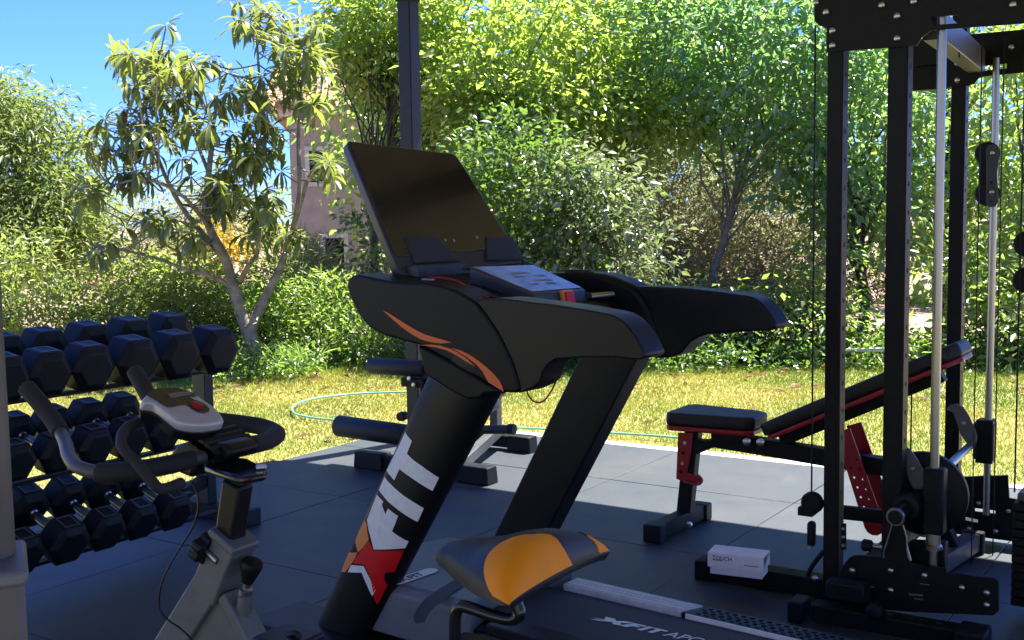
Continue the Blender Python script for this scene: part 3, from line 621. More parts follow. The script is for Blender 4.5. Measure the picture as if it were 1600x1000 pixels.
# ================================================================== TREADMILL
def crop(x0, y0, k): return lambda pts: [(x0+x*k, y0+y*k) for x, y in pts]
def treadmill():
    F = Frame(-1.25, 2.464, -5)
    t = Thing('treadmill', 'black treadmill with tilted screen, orange flashes and big white lettering', 'treadmill', frame=F)
    c4 = crop(520, 390, .3); c5 = crop(880, 400, .25)
    Yv = lambda pts, y: [F.Y(px, py, y) for px, py in pts]
    def side(name, pts, y, th, m, bev, **k):
        mb = MB(); mb.prism(Yv(pts, y), (0, th, 0)); return t.part(name, mb, m, bev, 4, 50, **k)
    head = c4([(70, 185), (78, 158), (95, 138), (125, 128), (300, 166), (480, 172), (560, 186), (640, 212), (735, 268), (795, 340), (850, 420), (890, 495), (930, 580), (952, 650), (972, 722), (960, 748), (885, 745), (800, 696), (690, 632), (600, 580), (450, 498), (360, 474), (270, 450), (190, 408), (155, 372), (125, 325), (88, 250)])
    hb = side('console_side', head, 0, .11, m_plast, .018)
    hand = c4([(742, 262), (860, 255), (920, 258), (1000, 270), (1150, 287), (1300, 310), (1400, 328), (1460, 342), (1510, 372), (1545, 410), (1580, 460), (1608, 510), (1625, 545), (1622, 562), (1600, 575), (1480, 562), (1300, 562), (1160, 572), (1120, 598), (1092, 640), (1078, 690), (1050, 715), (1000, 738), (968, 748), (978, 720), (958, 650), (935, 580), (895, 495), (855, 420), (800, 340)])
    side('handrail', hand, .004, .095, m_satin, .020)
    # far side: traced on its inner face
    fh = c5([(-220, 110), (0, 104), (100, 104), (180, 106), (240, 114), (300, 130), (370, 158), (436, 190), (480, 240), (520, 300), (560, 400), (610, 520), (650, 640), (560, 640), (440, 600), (200, 540), (-100, 420), (-300, 300), (-380, 200), (-340, 130)])
    side('console_side', fh, .575, .10, m_plast, .018)
    fhand = c5([(440, 190), (560, 192), (700, 197), (800, 205), (950, 222), (1150, 248), (1200, 266), (1235, 292), (1275, 340), (1310, 388), (1332, 432), (1322, 458), (1290, 466), (1100, 476), (900, 490), (840, 510), (795, 538), (765, 570), (740, 605), (700, 625), (640, 640), (610, 525), (560, 405), (520, 302), (478, 240)])
    side('handrail', fhand, .58, .085, m_satin, .020)
    # cross body between the sides: nose at the front, shallow tray behind the screen and display
    nose = [(-.95, 1.085), (-.945, 1.118), (-.92, 1.130), (-.80, 1.115), (-.66, 1.095), (-.50, 1.055), (-.42, 1.02), (-.46, .985), (-.62, .97), (-.80, .985), (-.90, 1.02)]
    mb = MB(); mb.prism([(x, .085, z) for x, z in nose], (0, .52, 0)); t.part('console_tray', mb, m_plast, .012, 3, 50)
    nose2 = [(-.93, 1.10), (-.915, 1.122), (-.86, 1.128), (-.76, 1.118), (-.76, 1.06), (-.86, 1.02), (-.91, 1.05)]
    # orange flashes printed on the near side
    def flat_print(name, pts, m, y=-.0022):
        mb = MB(); mb.prism(Yv(c4(pts), y), (0, .0016, 0)); t.part(name, mb, m, parent=hb)
    flat_print('orange_flash', [(260, 316), (290, 330), (330, 356), (380, 388), (430, 418), (480, 442), (540, 460), (618, 484), (560, 489), (510, 482), (460, 468), (410, 440), (360, 405), (310, 362)], m_swoosh)
    flat_print('orange_flash', [(455, 497), (510, 495), (560, 500), (610, 516), (650, 536), (700, 570), (740, 610), (690, 580), (640, 548), (590, 524), (540, 510)], m_swoosh)
    flat_print('orange_flash', [(618, 512), (660, 524), (700, 542), (740, 566), (790, 604), (835, 644), (865, 680), (884, 715), (888, 742), (850, 716), (810, 690), (795, 664), (780, 636), (750, 600), (700, 560)], m_swoosh)
    # neck collar under the near side
    col = c4([(440, 498), (600, 582), (700, 640), (800, 700), (878, 740), (840, 748), (790, 752), (765, 775), (700, 782), (600, 730), (540, 690), (478, 652), (462, 590), (448, 530)])
    side('neck_collar', col, -.010, .118, m_panel if False else m_plast, .010)
    # uprights: rounded tubes leaning back, lofted between the measured edges
    def edges(y, Lp, Rp):
        L = [F.Y(*p, y) for p in Lp]; Rr = [F.Y(*p, y) for p in Rp]
        fit = lambda Q: np.polyfit([q.z for q in Q], [q.x for q in Q], 1)
        return fit(L), fit(Rr)
    YC, HY, NE = .050, .052, 2.4
    eL, eR = edges(YC, [(662, 610), (600, 752), (560, 850), (487, 1000)], [(778, 620), (740, 690), (700, 762), (625, 908), (590, 975)])
    def xz(z): a, b = np.polyval(eL, z), np.polyval(eR, z); return (a+b)/2, (b-a)/2
    def sec(z, k=28):
        c, h = xz(z); P = []
        for i in range(k):
            a = 2*math.pi*i/k; ca, sa = math.cos(a), math.sin(a)
            P.append((c + h*abs(ca)**(2/NE)*math.copysign(1, ca), YC + HY*abs(sa)**(2/NE)*math.copysign(1, sa), z))
        return P
    mb = MB(); mb.loft([sec(z) for z in np.linspace(.02, .93, 12)]); up_near = t.part('upright', mb, m_satin, sharp=60)
    fL, fR = edges(.575, [(902, 564), (770, 840)], [(992, 566), (855, 830)])
    mb = MB(); mb.loft([[(np.polyval(fL, z), .575, z), (np.polyval(fR, z), .575, z), (np.polyval(fR, z), .66, z), (np.polyval(fL, z), .66, z)] for z in (.10, .5, .93)])
    t.part('upright', mb, m_satin, .006, 2)
    # lettering wrapped on the near upright
    def surf_y(x, z, d=.0018):
        c, h = xz(z); u = min(.985, abs((x-c)/h)); return YC - HY*(1-u**NE)**(1/NE) - d
    def on_tube(px, py):
        y = 0.
        for _ in range(14): p = F.Y(px, py, y); y = surf_y(p.x, p.z)
        return (p.x, p.z)
    d3 = crop(520, 660, .3)
    def wrap(name, pts, m):
        bm = bmesh.new(); q = [on_tube(*p) for p in d3(pts)]
        f = bm.faces.new([bm.verts.new((x, 0, z)) for x, z in q]); bmesh.ops.triangulate(bm, faces=[f])
        for _ in range(4):
            es = [e for e in bm.edges if e.calc_length() > .016]
            if not es: break
            bmesh.ops.subdivide_edges(bm, edges=es, cuts=1); bmesh.ops.triangulate(bm, faces=bm.faces[:])
        for v in bm.verts: v.co.y = surf_y(v.co.x, v.co.z)
        for f in bm.faces:
            f.normal_update()
            if f.normal.y > 0: f.normal_flip()
        me = bpy.data.meshes.new(name); bm.to_mesh(me); bm.free(); me.materials.append(m); me.shade_smooth(); link(name, me, up_near)
    wrap('letter', [(377, 50), (412, 97), (386, 163), (420, 197), (460, 225), (505, 257), (553, 288), (520, 357), (475, 332), (430, 303), (388, 274), (347, 243), (320, 302), (300, 278), (280, 250), (310, 190), (345, 120)], m_white)
    wrap('letter', [(270, 283), (300, 320), (335, 354), (370, 382), (400, 402), (440, 427), (474, 447), (442, 518), (400, 496), (360, 470), (320, 440), (285, 410), (262, 382), (240, 352)], m_white)
    wrap('letter', [(230, 375), (247, 396), (263, 411), (246, 455), (232, 492), (258, 512), (274, 478), (287, 448), (314, 470), (340, 488), (324, 530), (308, 568), (350, 597), (395, 620), (377, 655), (290, 661), (213, 662), (197, 600), (178, 508), (200, 450)], m_white)
    wrap('letter', [(165, 508), (176, 530), (187, 608), (160, 650), (131, 678), (118, 612), (140, 560)], m_amber)
    wrap('letter', [(128, 677), (117, 705), (97, 735), (66, 780), (45, 778), (62, 728), (85, 675)], m_amber)
    wrap('letter', [(186, 614), (213, 668), (290, 668), (372, 666), (346, 724), (322, 778), (258, 783), (285, 850), (260, 900), (233, 950), (212, 912), (227, 870), (195, 806), (165, 742), (102, 732), (134, 684), (160, 655)], m_redp)
    wrap('letter', [(95, 742), (160, 748), (190, 808), (222, 872), (205, 905), (176, 844), (150, 783), (78, 780)], m_white)
    # big tilted screen with speakers
    bl, tl, br = F.Y(625, 431, .10), F.Y(540, 219, .12), F.Y(820, 410, .58)
    u = br-bl; n = u.cross(tl-bl).normalized()
    dr = F.Ri @ ray(712, 240); cr = F.Ri @ (EYEPOS-F.o); tr = cr + dr*((bl-cr).dot(n)/dr.dot(n))      # fourth corner in the same plane
    if n.x < 0: n = -n
    def sp(s, r, d=0): return bl.lerp(br, s).lerp(tl.lerp(tr, s), r) + n*d
    def rounded(s0, s1, r0, r1, k=.03, kr=.05):
        return [sp(s0, r0+kr), sp(s0+k*.3, r0+kr*.3), sp(s0+k, r0), sp(s1-k, r0), sp(s1-k*.3, r0+kr*.3), sp(s1, r0+kr), sp(s1, r1-kr), sp(s1-k*.3, r1-kr*.3), sp(s1-k, r1), sp(s0+k, r1), sp(s0+k*.3, r1-kr*.3), sp(s0, r1-kr)]
    mb = MB(); mb.prism(rounded(0, 1, 0, 1), -n*.034); scr = t.part('screen', mb, m_panel, .006, 3, 50)
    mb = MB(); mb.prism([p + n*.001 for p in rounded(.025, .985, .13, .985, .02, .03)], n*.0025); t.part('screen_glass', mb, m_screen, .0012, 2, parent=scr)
    q = crop(500, 200, .25)
    def on_scr(px, py):
        d = F.Ri @ ray(px, py); c = F.Ri @ (EYEPOS-F.o); return c + d*((bl-c).dot(n)/d.dot(n))
    for pts in ([(525, 690), (715, 690), (855, 832), (595, 846)], [(1035, 690), (1190, 690), (1262, 820), (1040, 828)]):
        pp = [on_scr(*p) + n*.004 for p in q(pts)]; mb = MB(); mb.prism(pp, n*.004); t.part('speaker', mb, m_speaker, .0015, 2, parent=scr)
        c0 = sum(pp, Vector())/4; fr = MB(); oo = [c0 + (p-c0)*1.07 for p in pp]
        fr.prism([p - n*.0005 for p in oo], n*.003, [[c0 + (p-c0)*1.005 - n*.0005 for p in pp]]); t.part('speaker_frame', fr, m_panel, parent=scr)
    for px, py in ((775, 705), (828, 710), (972, 690)):
        mb = MB(); mb.lathe(on_scr(*q([(px, py)])[0]) + n*.003, n, [(0, .005), (.005, .005), (.006, .003)], 10); t.part('screw', mb, m_chrome, parent=scr)
    m0 = sp(.5, 0); mb = MB(); mb.box((m0.x-.03, m0.y, m0.z-.01), (.05, .42, .06)); t.part('screen_mount', mb, m_panel, .006)
    mb = MB(); mb.bar(sp(.985, .10, -.03), F.Y(842, 419, .60), .012, .012); t.part('screen_stay', mb, m_panel, .002)
    # slanted control display with safety key
    a0, a1, a2, a3 = F.Y(733, 417, .20), F.Y(833, 459, .20), F.Y(915, 452, .46), F.Y(834, 414, .46)   # front-near, rear-near, rear-far, front-far
    dn = (a1-a0).cross(a2-a1).normalized()
    if dn.z < 0: dn = -dn
    drop = Vector((.0, 0, -.06))
    mb = MB(); top = [a0, a1, a2, a3]; bot = [a0+Vector((0, 0, -.10)), a1+Vector((.012, 0, -.055)), a2+Vector((.012, 0, -.055)), a3+Vector((0, 0, -.10))]
    mb.loft([bot, top]); disp = t.part('control_panel', mb, m_panel, .005, 3)
    ins = lambda s, r: a0.lerp(a3, s).lerp(a1.lerp(a2, s), r) + dn*.0012
    mb = MB(); mb.prism([ins(.03, .03), ins(.03, .95), ins(.97, .95), ins(.97, .03)], dn*.0015); t.part('display', mb, m_lcd, .0006, 1, parent=disp)
    ink = MB()
    for r, s0, s1 in ((.30, .35, .62), (.42, .30, .45), (.42, .52, .80), (.58, .42, .74), (.70, .25, .40), (.70, .55, .70)):
        ink.prism([ins(s0, r) + dn*.0018, ins(s0, r+.05) + dn*.0018, ins(s1, r+.05) + dn*.0018, ins(s1, r) + dn*.0018], dn*.0004)
    t.part('display_marks', ink, m_hood, parent=disp)
    fc = lambda s, h: (a1.lerp(a2, s)).lerp(bot[1].lerp(bot[2], s), h) + Vector((.002, 0, 0))
    k0 = F.Y(881, 467, .36); mb = MB(); mb.box((fc(.6, .5).x+.006, .345, fc(.6, .5).z+.004), (.016, .050, .056), Matrix.Rotation(-.2, 3, 'Y')); key = t.part('safety_key', mb, m_amber, .004, 2, label='red safety key with yellow rim')
    mb = MB(); mb.box((fc(.6, .5).x+.015, .345, fc(.6, .5).z+.004), (.012, .040, .046), Matrix.Rotation(-.2, 3, 'Y')); t.part('key_cap', mb, m_redp, .003, 2, parent=key)
    # chrome pulse grip stub
    p0, p1 = F.Y(918, 464, .47), F.Y(958, 460, .56)
    mb = MB(); mb.tube([p0, p1], .0105, 14); t.part('pulse_grip', mb, m_chrome, .002)
    mb = MB(); mb.tube([p0 - (p1-p0)*.3, p0 + (p1-p0)*.08], .013, 14); t.part('grip_socket', mb, m_satin)
    # wires
    w = MB(); w.tube([F.Y(668, 434, .12), F.Y(690, 434, .10), F.Y(716, 440, .09), F.Y(738, 455, .08), F.Y(765, 465, .07)], .0035, 6, smooth=4); t.part('wire', w, m_wire)
    w = MB(); w.tube([F.Y(660, 438, .11), F.Y(700, 444, .10), F.Y(720, 452, .09), F.Y(775, 466, .07)], .003, 6, smooth=4); t.part('wire', w, m_satin)
    w = MB(); w.tube([F.Y(872, 568, .09), F.Y(871, 585, .10), F.Y(864, 606, .12), F.Y(850, 626, .12), F.Y(836, 628, .12), F.Y(826, 618, .12), F.Y(823, 608, .1)], .0026, 6, smooth=4); t.part('wire', w, m_wire)
    for px, py in ((603, 438), (668, 437)):
        mb = MB(); mb.tube([F.Y(px-8, py, .10), F.Y(px+12, py+1, .10)], .005, 8); t.part('screw', mb, m_chrome)
    mb = MB(); mb.box(F.Y(905, 424, .6), (.10, .02, .012)); t.part('trim_strip', mb, m_panel, .003)
    # base: motor hood, running deck, belt, side rails
    def slab(name, pts, z, th, m, bev): mb = MB(); mb.prism([(x, y, z) for x, y in pts], (0, 0, -th)); return t.part(name, mb, m, bev, 3, 50)
    slab('deck', [(-1.10, .06), (.72, .06), (.72, .60), (-1.10, .60)], .130, .085, m_satin, .01)
    bl_ = slab('belt', [(-.66, .135), (.70, .135), (.70, .445), (-.66, .445)], .150, .015, m_belt, .004)
    rz = .166
    qz = lambda px, py: F.Z(px, py, rz)
    r0, r1 = qz(888, 911), qz(1078, 953)
    slab('silver_rail', [(r0.x-.01, .452), (r1.x-.02, .452), (r1.x+.012, .53), (r0.x-.01, .53)], rz, .03, m_rail, .004)
    rb = MB()
    for yy in (.470, .488, .505): rb.box(((r0.x+r1.x)/2-.01, yy, rz+.001), (r1.x-r0.x-.02, .005, .003))
    t.part('rail_rib', rb, m_silver)
    slab('base_foot', [(-1.42, -.10), (-.60, -.10), (-.60, .14), (-1.42, .14)], .035, .035, m_satin, .008)
    tread = slab('foot_rail', [(r1.x-.018, .452), (.72, .452), (.72, .54), (r1.x+.014, .54)], rz-.004, .03, m_satin, .004)
    x = r1.x+.03; nub = MB()
    while x < .7:
        for k, yy in enumerate((.468, .486, .504, .522)): nub.box((x+(k % 2)*.011, yy, rz-.003), (.014, .006, .004), Matrix.Rotation(.6 if k % 2 else -.6, 3, 'Z'))
        x += .026
    o = t.part('grip_nubs', nub, m_satin, parent=tread); o['kind'] = 'stuff'
    slab('edge_trim', [(r1.x, .446), (.72, .446), (.72, .4515), (r1.x, .4515)], rz-.004, .02, m_silver, 0)
    slab('foot_rail', [(-.55, .05), (.72, .05), (.72, .13), (-.55, .13)], rz-.004, .03, m_satin, .004)
    hood = [(-1.14, .04), (-1.17, .15), (-1.18, .3), (-1.17, .45), (-1.14, .54), (-.60, .54), (-.635, .45), (-.65, .30), (-.635, .15), (-.60, .04)]
    mb = MB(); mb.loft([[(x, y, .05) for x, y in hood], [(x*.995, y, .185) for x, y in hood], [(x if x > -.8 else x*.955, .3+(y-.3)*.93, .212) for x, y in hood]]); hd = t.part('motor_hood', mb, m_hood, .008, 3, 50)
    g = MB(); gp = [F.Z(x, y, .2135) for x, y in ((648, 974), (646, 962), (652, 950), (664, 936), (684, 922), (708, 908), (742, 894))]
    g2 = [F.Z(x, y, .2135) for x, y in ((664, 972), (668, 962), (676, 952), (690, 940), (706, 928), (728, 914), (756, 900))]
    for i in range(len(gp)-1): g.prism([gp[i], gp[i+1], g2[i+1], g2[i]], (0, 0, .0012))
    t.part('hood_groove', g, m_slate, parent=hd)
    # small badge on the hood
    b0, b1 = F.Z(622, 909, .2140), F.Z(672, 892, .2140); ax = (b1-b0).normalized(); sd_ = ZZ.cross(ax); hw_ = .024; L = (b1-b0).length; P = []
    for i in range(9): a = math.pi/2 + math.pi*i/8; P.append(b0 + ax*math.cos(a)*hw_ + sd_*math.sin(a)*hw_)
    for i in range(9): a = -math.pi/2 + math.pi*i/8; P.append(b1 + ax*math.cos(a)*hw_ + sd_*math.sin(a)*hw_)
    mb = MB(); mb.prism(P, (0, 0, .0012)); bd = t.part('badge', mb, m_white, parent=hd)
    rot = Matrix((ax, sd_, ZZ)).transposed().to_4x4()
    o = link('badge_letters', text_mesh('FIT', .042, m_ink, .0004, bold=.001), hd); rot.translation = b0 + ax*.042 - sd_*.014 + ZZ*.0016; o.matrix_local = rot
    o = link('badge_letters', text_mesh('X', .042, m_redp, .0004, bold=.0016), hd); r2 = rot.copy(); r2.translation = b0 + ax*.008 - sd_*.014 + ZZ*.0016; o.matrix_local = r2
    # lettering on the belt: heavy slanted logo then thin capitals
    o0, o1 = F.Z(922, 967, .1515), F.Z(1023, 990, .1515); ax = (o1-o0).normalized(); wd = (o1-o0).length; sd_ = ZZ.cross(ax)
    H = .040; lg = MB(); A = lambda x, y: o0 + ax*(x*wd) + sd_*(y*H) + ax*(y*H*.25)
    def poly(pts): lg.prism([A(*p) for p in pts], (0, 0, .0008))
    poly([(.0, .35), (.16, .42), (.09, .95), (.24, .95), (.31, .62), (.42, .95), (.56, .95), (.40, .5), (.50, .0), (.36, .0), (.30, .3), (.14, .0), (.02, .0), (.2, .33)])
    poly([(.46, 0), (.55, .95), (.74, .95), (.73, .74), (.63, .74), (.62, .58), (.70, .58), (.69, .38), (.60, .38), (.57, 0)])
    poly([(.735, 0), (.765, .95), (.835, .95), (.805, 0)]); poly([(.865, .95), (1.06, .95), (1.05, .74), (.985, .74), (.965, 0), (.895, 0), (.915, .74), (.86, .74)])
    t.part('belt_logo', lg, m_silver, parent=bl_)
    rot = Matrix((ax, sd_, ZZ)).transposed().to_4x4(); rot.translation = o1 + ax*.024 + ZZ*.0004
    o = link('belt_letters', text_mesh('APOLLO', .056, m_silver, .0004, shear=.2), bl_); o.matrix_local = rot
treadmill()

# ================================================================== EXERCISE BIKE (centre plane y = 1.475)
def bike():
    BC = 1.475; base = Vector((-1.35, BC, 0)); t = Thing('exercise_bike', 'grey framed exercise bike with silver console and orange sided saddle', 'exercise bike', base)
    Yc = lambda px, py, y=BC: G.Y(px, py, y)
    q = crop(240, 740, .26)
    # grey head tube (box section) with two legs and a web
    a0, a1 = Yc(365, 842), Yc(334, 925); ax = (a0-a1).normalized(); W = .062
    rot = Matrix((Vector((0, 1, 0)).cross(ax).normalized(), Vector((0, 1, 0)), ax)).transposed()
    def tubebox(p0, p1, w, h, m, name, bev=.004, hollow=False):
        d = (p1-p0).normalized(); r = Matrix((Vector((0, 1, 0)).cross(d).normalized(), Vector((0, 1, 0)), d)).transposed()
        mb = MB(); mb.box((p0+p1)/2, (w, h, (p1-p0).length), r); return t.part(name, mb, m, bev, 2)
    tubebox(a0, a1, .066, .062, m_bike, 'head_tube')
    mb = MB(); mb.box(a0 + ax*.002, (.072, .068, .016), rot); t.part('tube_collar', mb, m_bike, .004, 2)
    post = tubebox(Yc(372, 752), a0 + ax*-.04, .046, .040, m_satin, 'stem_post', .006)
    f0 = a1 + ax*.03; floor_f = Vector((-1.98, BC, .07)); floor_r = Vector((-.86, BC, .07))
    fl = Yc(280, 1002); fl2 = fl + (fl-f0)*1.6; rl = Yc(402, 1012); rl2 = rl + (rl-f0)*.9
    tubebox(f0, fl2, .066, .061, m_bike, 'front_leg'); tubebox(fl2 + Vector((.02, 0, .02)), floor_f, .064, .060, m_bike, 'front_leg')
    tubebox(f0 + Vector((.03, 0, -.02)), rl2, .024, .050, m_bike, 'rear_leg'); tubebox(rl2, floor_r, .066, .060, m_bike, 'rear_leg')
    web = [f0, fl2, Vector((fl2.x+.1, BC, fl2.z-.06)), Vector((-1.56, BC, fl2.z-.06)), f0.lerp(rl, .9)]
    mb = MB(); mb.prism([p - Vector((0, .018, 0)) for p in web], (0, .03, 0)); t.part('web_plate', mb, m_bike, .003, 2)
    mb = MB(); mb.lathe(Vector((-1.70, BC-.12, .26)), (0, 1, 0), [(0, .02), (0, .19), (.01, .205), (.07, .205), (.08, .19), (.08, .02)], 40); t.part('flywheel_cover', mb, m_satin, 0)
    for x in (-1.98, -.86):
        mb = MB(); mb.tube([(x, BC-.24, .035), (x, BC+.24, .035)], .034, 14); f = t.part('foot', mb, m_satin)
        for s in (-1, 1):
            mb = MB(); mb.lathe(Vector((x, BC+s*.215, .035)), (0, s, 0), [(0, .036), (.05, .036), (.055, .03)], 14); t.part('foot_cap', mb, m_steel, parent=f)
    # star knob on the left, T knob at the back
    k = Yc(312, 850, BC-.03); mb = MB(); P = []
    for i in range(18):
        r = .030 if i % 3 else .023
        P.append(k + rot @ Vector((0, math.cos(i*2*math.pi/18)*r, math.sin(i*2*math.pi/18)*r)))
    mb.prism(P, rot @ Vector((.026, 0, 0))); kn = t.part('star_knob', mb, m_satin, .003, 2)
    mb = MB(); mb.tube([k + rot @ Vector((.024, 0, 0)), k + rot @ Vector((.055, 0, 0))], .008, 10); t.part('knob_shaft', mb, m_chrome, parent=kn)
    s0, s1, s2, s3 = Yc(378, 962), Yc(382, 928), Yc(383, 920), Yc(393, 884); sa = (s3-s1).normalized()
    mb = MB(); mb.lathe(s0, sa, [(0, .016), ((s1-s0).length, .016)], 14); t.part('pin_sleeve', mb, m_bike)
    mb = MB(); mb.lathe(s1, sa, [(0, .0135), (.012, .0135), (.013, .008), (.028, .008)], 14); t.part('pin_shaft', mb, m_chrome)
    mb = MB(); mb.lathe(s1 + sa*.026, sa, [(0, .011), (.012, .014), (.032, .0205), (.040, .021), (.045, .019), (.048, .012)], 20); t.part('pull_knob', mb, m_plast)
    # head block, ribbed clamp cover and tray
    hb = [Yc(288, 728), Yc(289, 702), Yc(300, 690), Yc(318, 684), Yc(372, 688), Yc(386, 700), Yc(380, 712), Yc(330, 722), Yc(322, 742)]
    mb = MB(); mb.prism([p - Vector((0, .036, 0)) for p in hb], (0, .072, 0)); t.part('head_block', mb, m_satin, .008, 3, 50)
    mb = MB(); c = Yc(349, 690)
    tilt = Matrix.Rotation(math.radians(24), 3, 'Y')
    for i in range(4): mb.tube([c + tilt @ Vector((-.024+.017*i, -.052, .001)), c + tilt @ Vector((-.024+.017*i, .052, .001))], .0115, 10)
    mb.box(c + tilt @ Vector((.002, 0, -.006)), (.07, .104, .02), tilt); t.part('clamp_cover', mb, m_plast, 0)
    TZ = .852
    r2 = crop(180, 560, .2)
    tray = [G.Z(x, y, TZ) for x, y in r2([(690, 800), (800, 770), (930, 765), (1040, 780), (1150, 838), (1188, 856), (1190, 880), (1165, 900), (1010, 925), (940, 920), (820, 880), (700, 840)])]
    mb = MB(); mb.prism(tray, (0, 0, -.014)); t.part('phone_tray', mb, m_plast, .005, 3, 50).data.materials[0] = m_gloss
    lip = [G.Z(x, y, TZ+.002) for x, y in r2([(1098, 845), (1180, 842), (1186, 858), (1102, 868)])]
    mb = MB(); mb.prism(lip, (0, 0, .004)); t.part('tray_stop', mb, m_silver, .001, 1)
    # silver console, tipped towards the rider
    pc = at(284, 640, 2.045); nrm = Vector((math.sin(.50), 0, math.cos(.50)))
    def onp(px, py, d=0):
        r = ray(px, py); return EYEPOS + r*((pc-EYEPOS).dot(nrm)/r.dot(nrm)) + nrm*d
    out = [(200, 345), (212, 318), (240, 290), (275, 266), (320, 247), (400, 239), (470, 243), (530, 258), (600, 281), (650, 310), (690, 338), (760, 385), (805, 425), (838, 465), (852, 492), (842, 512), (800, 522), (700, 537), (620, 538), (560, 530), (515, 520), (480, 508), (430, 470), (380, 430), (340, 398), (300, 374), (255, 366), (215, 364)]
    O = [onp(*p) for p in r2(out)]; c0 = sum(O, Vector())/len(O)
    mb = MB(); mb.loft([[c0 + (p-c0)*.90 - nrm*.034 for p in O], [p - nrm*.012 for p in O]]); t.part('console_back', mb, m_satin, .003, 2, 50)
    mb = MB(); mb.loft([[p - nrm*.0125 for p in O], [c0 + (p-c0)*.995 for p in O], [c0 + (p-c0)*.93 + nrm*.006 for p in O]]); con = t.part('console', mb, m_consilver, .003, 2, 50)
    dk = [(232, 312), (262, 286), (320, 262), (400, 255), (470, 258), (540, 272), (600, 296), (632, 320), (600, 325), (560, 318), (610, 350), (655, 362), (700, 388), (728, 420), (722, 444), (690, 452), (640, 446), (598, 424), (570, 400), (540, 386), (490, 392), (440, 404), (400, 404), (360, 385), (320, 355), (270, 330)]
    mb = MB(); mb.prism([onp(*p, .0066) for p in r2(dk)], nrm*.0012); t.part('console_face', mb, m_screen_b, .0005, 1, parent=con)
    mb = MB(); mb.prism([onp(*p, .0082) for p in r2([(398, 312), (440, 300), (560, 288), (592, 310), (480, 332), (430, 340)])], nrm*.0006); t.part('lcd', mb, m_lcdg, parent=con)
    b = onp(*r2([(628, 400)])[0], .0078); mb = MB(); mb.lathe(b, nrm, [(0, .0115), (.003, .0115), (.0045, .008)], 18); t.part('red_button', mb, m_red, parent=con)
    mb = MB(); mb.box(Yc(322, 682) + Vector((-.02, 0, .012)), (.04, .05, .04)); t.part('console_neck', mb, m_satin, .004)
    # horn handlebars: foam ends and bare grey bends
    def bar(s):
        c = lambda x, y, z: Vector((-1.70+x, BC+s*y, z))
        return [c(.085, .015, .868), c(.075, .07, .866), c(.06, .12, .862), c(.035, .175, .860), c(.0, .212, .860), c(-.05, .222, .866), c(-.11, .198, .874), c(-.18, .155, .884), c(-.235, .126, .895), c(-.268, .120, .918), c(-.30, .124, .948), c(-.335, .130, .980)]
    for s in (-1, 1):
        P = catmull(bar(s), 5); i1, i2 = int(len(P)*.40), int(len(P)*.74)
        mb = MB(); mb.tube(P, .0125, 12); h = t.part('handlebar', mb, m_grip)
        i0 = int(len(P)*.10)
        mb = MB(); mb.tube(P[i0:i1 if s < 0 else i2], .0175, 14); t.part('foam_grip', mb, m_foam, .004, 2, parent=h)
        mb = MB(); mb.tube(P[i2-1:], .0175, 14); t.part('foam_grip', mb, m_foam, .006, 3, parent=h)
    # inner loop bar round the console
    L = [onp(*p, dd) for p, dd in zip(r2([(600, 745), (440, 790), (330, 740), (220, 660), (130, 600), (90, 530), (110, 430), (170, 360), (250, 320)]), (-.06, -.06, -.05, -.04, -.035, -.035, -.04, -.045, -.05))]
    lo = Vector((-.0, 0, 0)); mb = MB(); mb.tube(L, .0095, 12, smooth=5); t.part('loop_bar', mb, m_foam, 0)
    # thin cable hanging down the front
    cb = [(300, 752), (309, 775), (309, 800), (300, 826), (285, 850), (268, 878), (255, 905), (249, 930), (250, 952), (262, 968), (282, 982), (300, 1000), (312, 1020)]
    mb = MB(); mb.tube([Yc(x, y, BC-.06) for x, y in cb], .0018, 6, smooth=4); t.part('cable', mb, m_satin)
    # saddle
    n = 40; rings = []; k = 26
    x0, x1 = -1.125, -.892
    def sec(s):
        w = np.interp(s, [0, .05, .15, .35, .6, .85, .96, 1], [.016, .027, .038, .068, .108, .143, .153, .150])
        zt = np.interp(s, [0, .06, .2, .45, .62, .74, .84, .91, .96, .985, 1], [.752, .766, .775, .785, .798, .804, .802, .793, .778, .764, .752])
        zb = np.interp(s, [0, .06, .3, .6, .85, 1], [.742, .734, .728, .731, .737, .742])
        return w, zt, zb
    def spt(s, a, d=0.):                                   # a: 0 near edge .. pi far edge over the top
        w, zt, zb = sec(s); x = x0 + (x1-x0)*s
        y = -math.cos(a)*w; p = .62 + .30*max(0, s-.3)/.7; top = max(0, math.sin(a))**p
        z = zb + (zt-zb)*top
        if s > .55: z -= .006*min(1, (s-.55)/.2)*(1-s)/.45*math.exp(-(y/.016)**2)
        nn = Vector((.15*s, -math.cos(a)*.8, .75*math.sin(a)+.15)).normalized()
        return Vector((x, BC+.010+y, z)) + nn*d
    rg = []
    for i in range(n+1):
        s = i/n; ring = [spt(s, math.pi*j/(k-1)) for j in range(k)]
        cz = sum((p.z for p in ring))/len(ring)
        ring += [Vector((ring[j].x - .004, BC+.010+(ring[j].y-BC-.010)*.93, ring[j].z - .012)) for j in range(k-2, 1, -3)]
        rg.append(ring)
    mb = MB(); mb.loft(rg); sd_ = t.part('saddle', mb, m_vinyl, sharp=70)
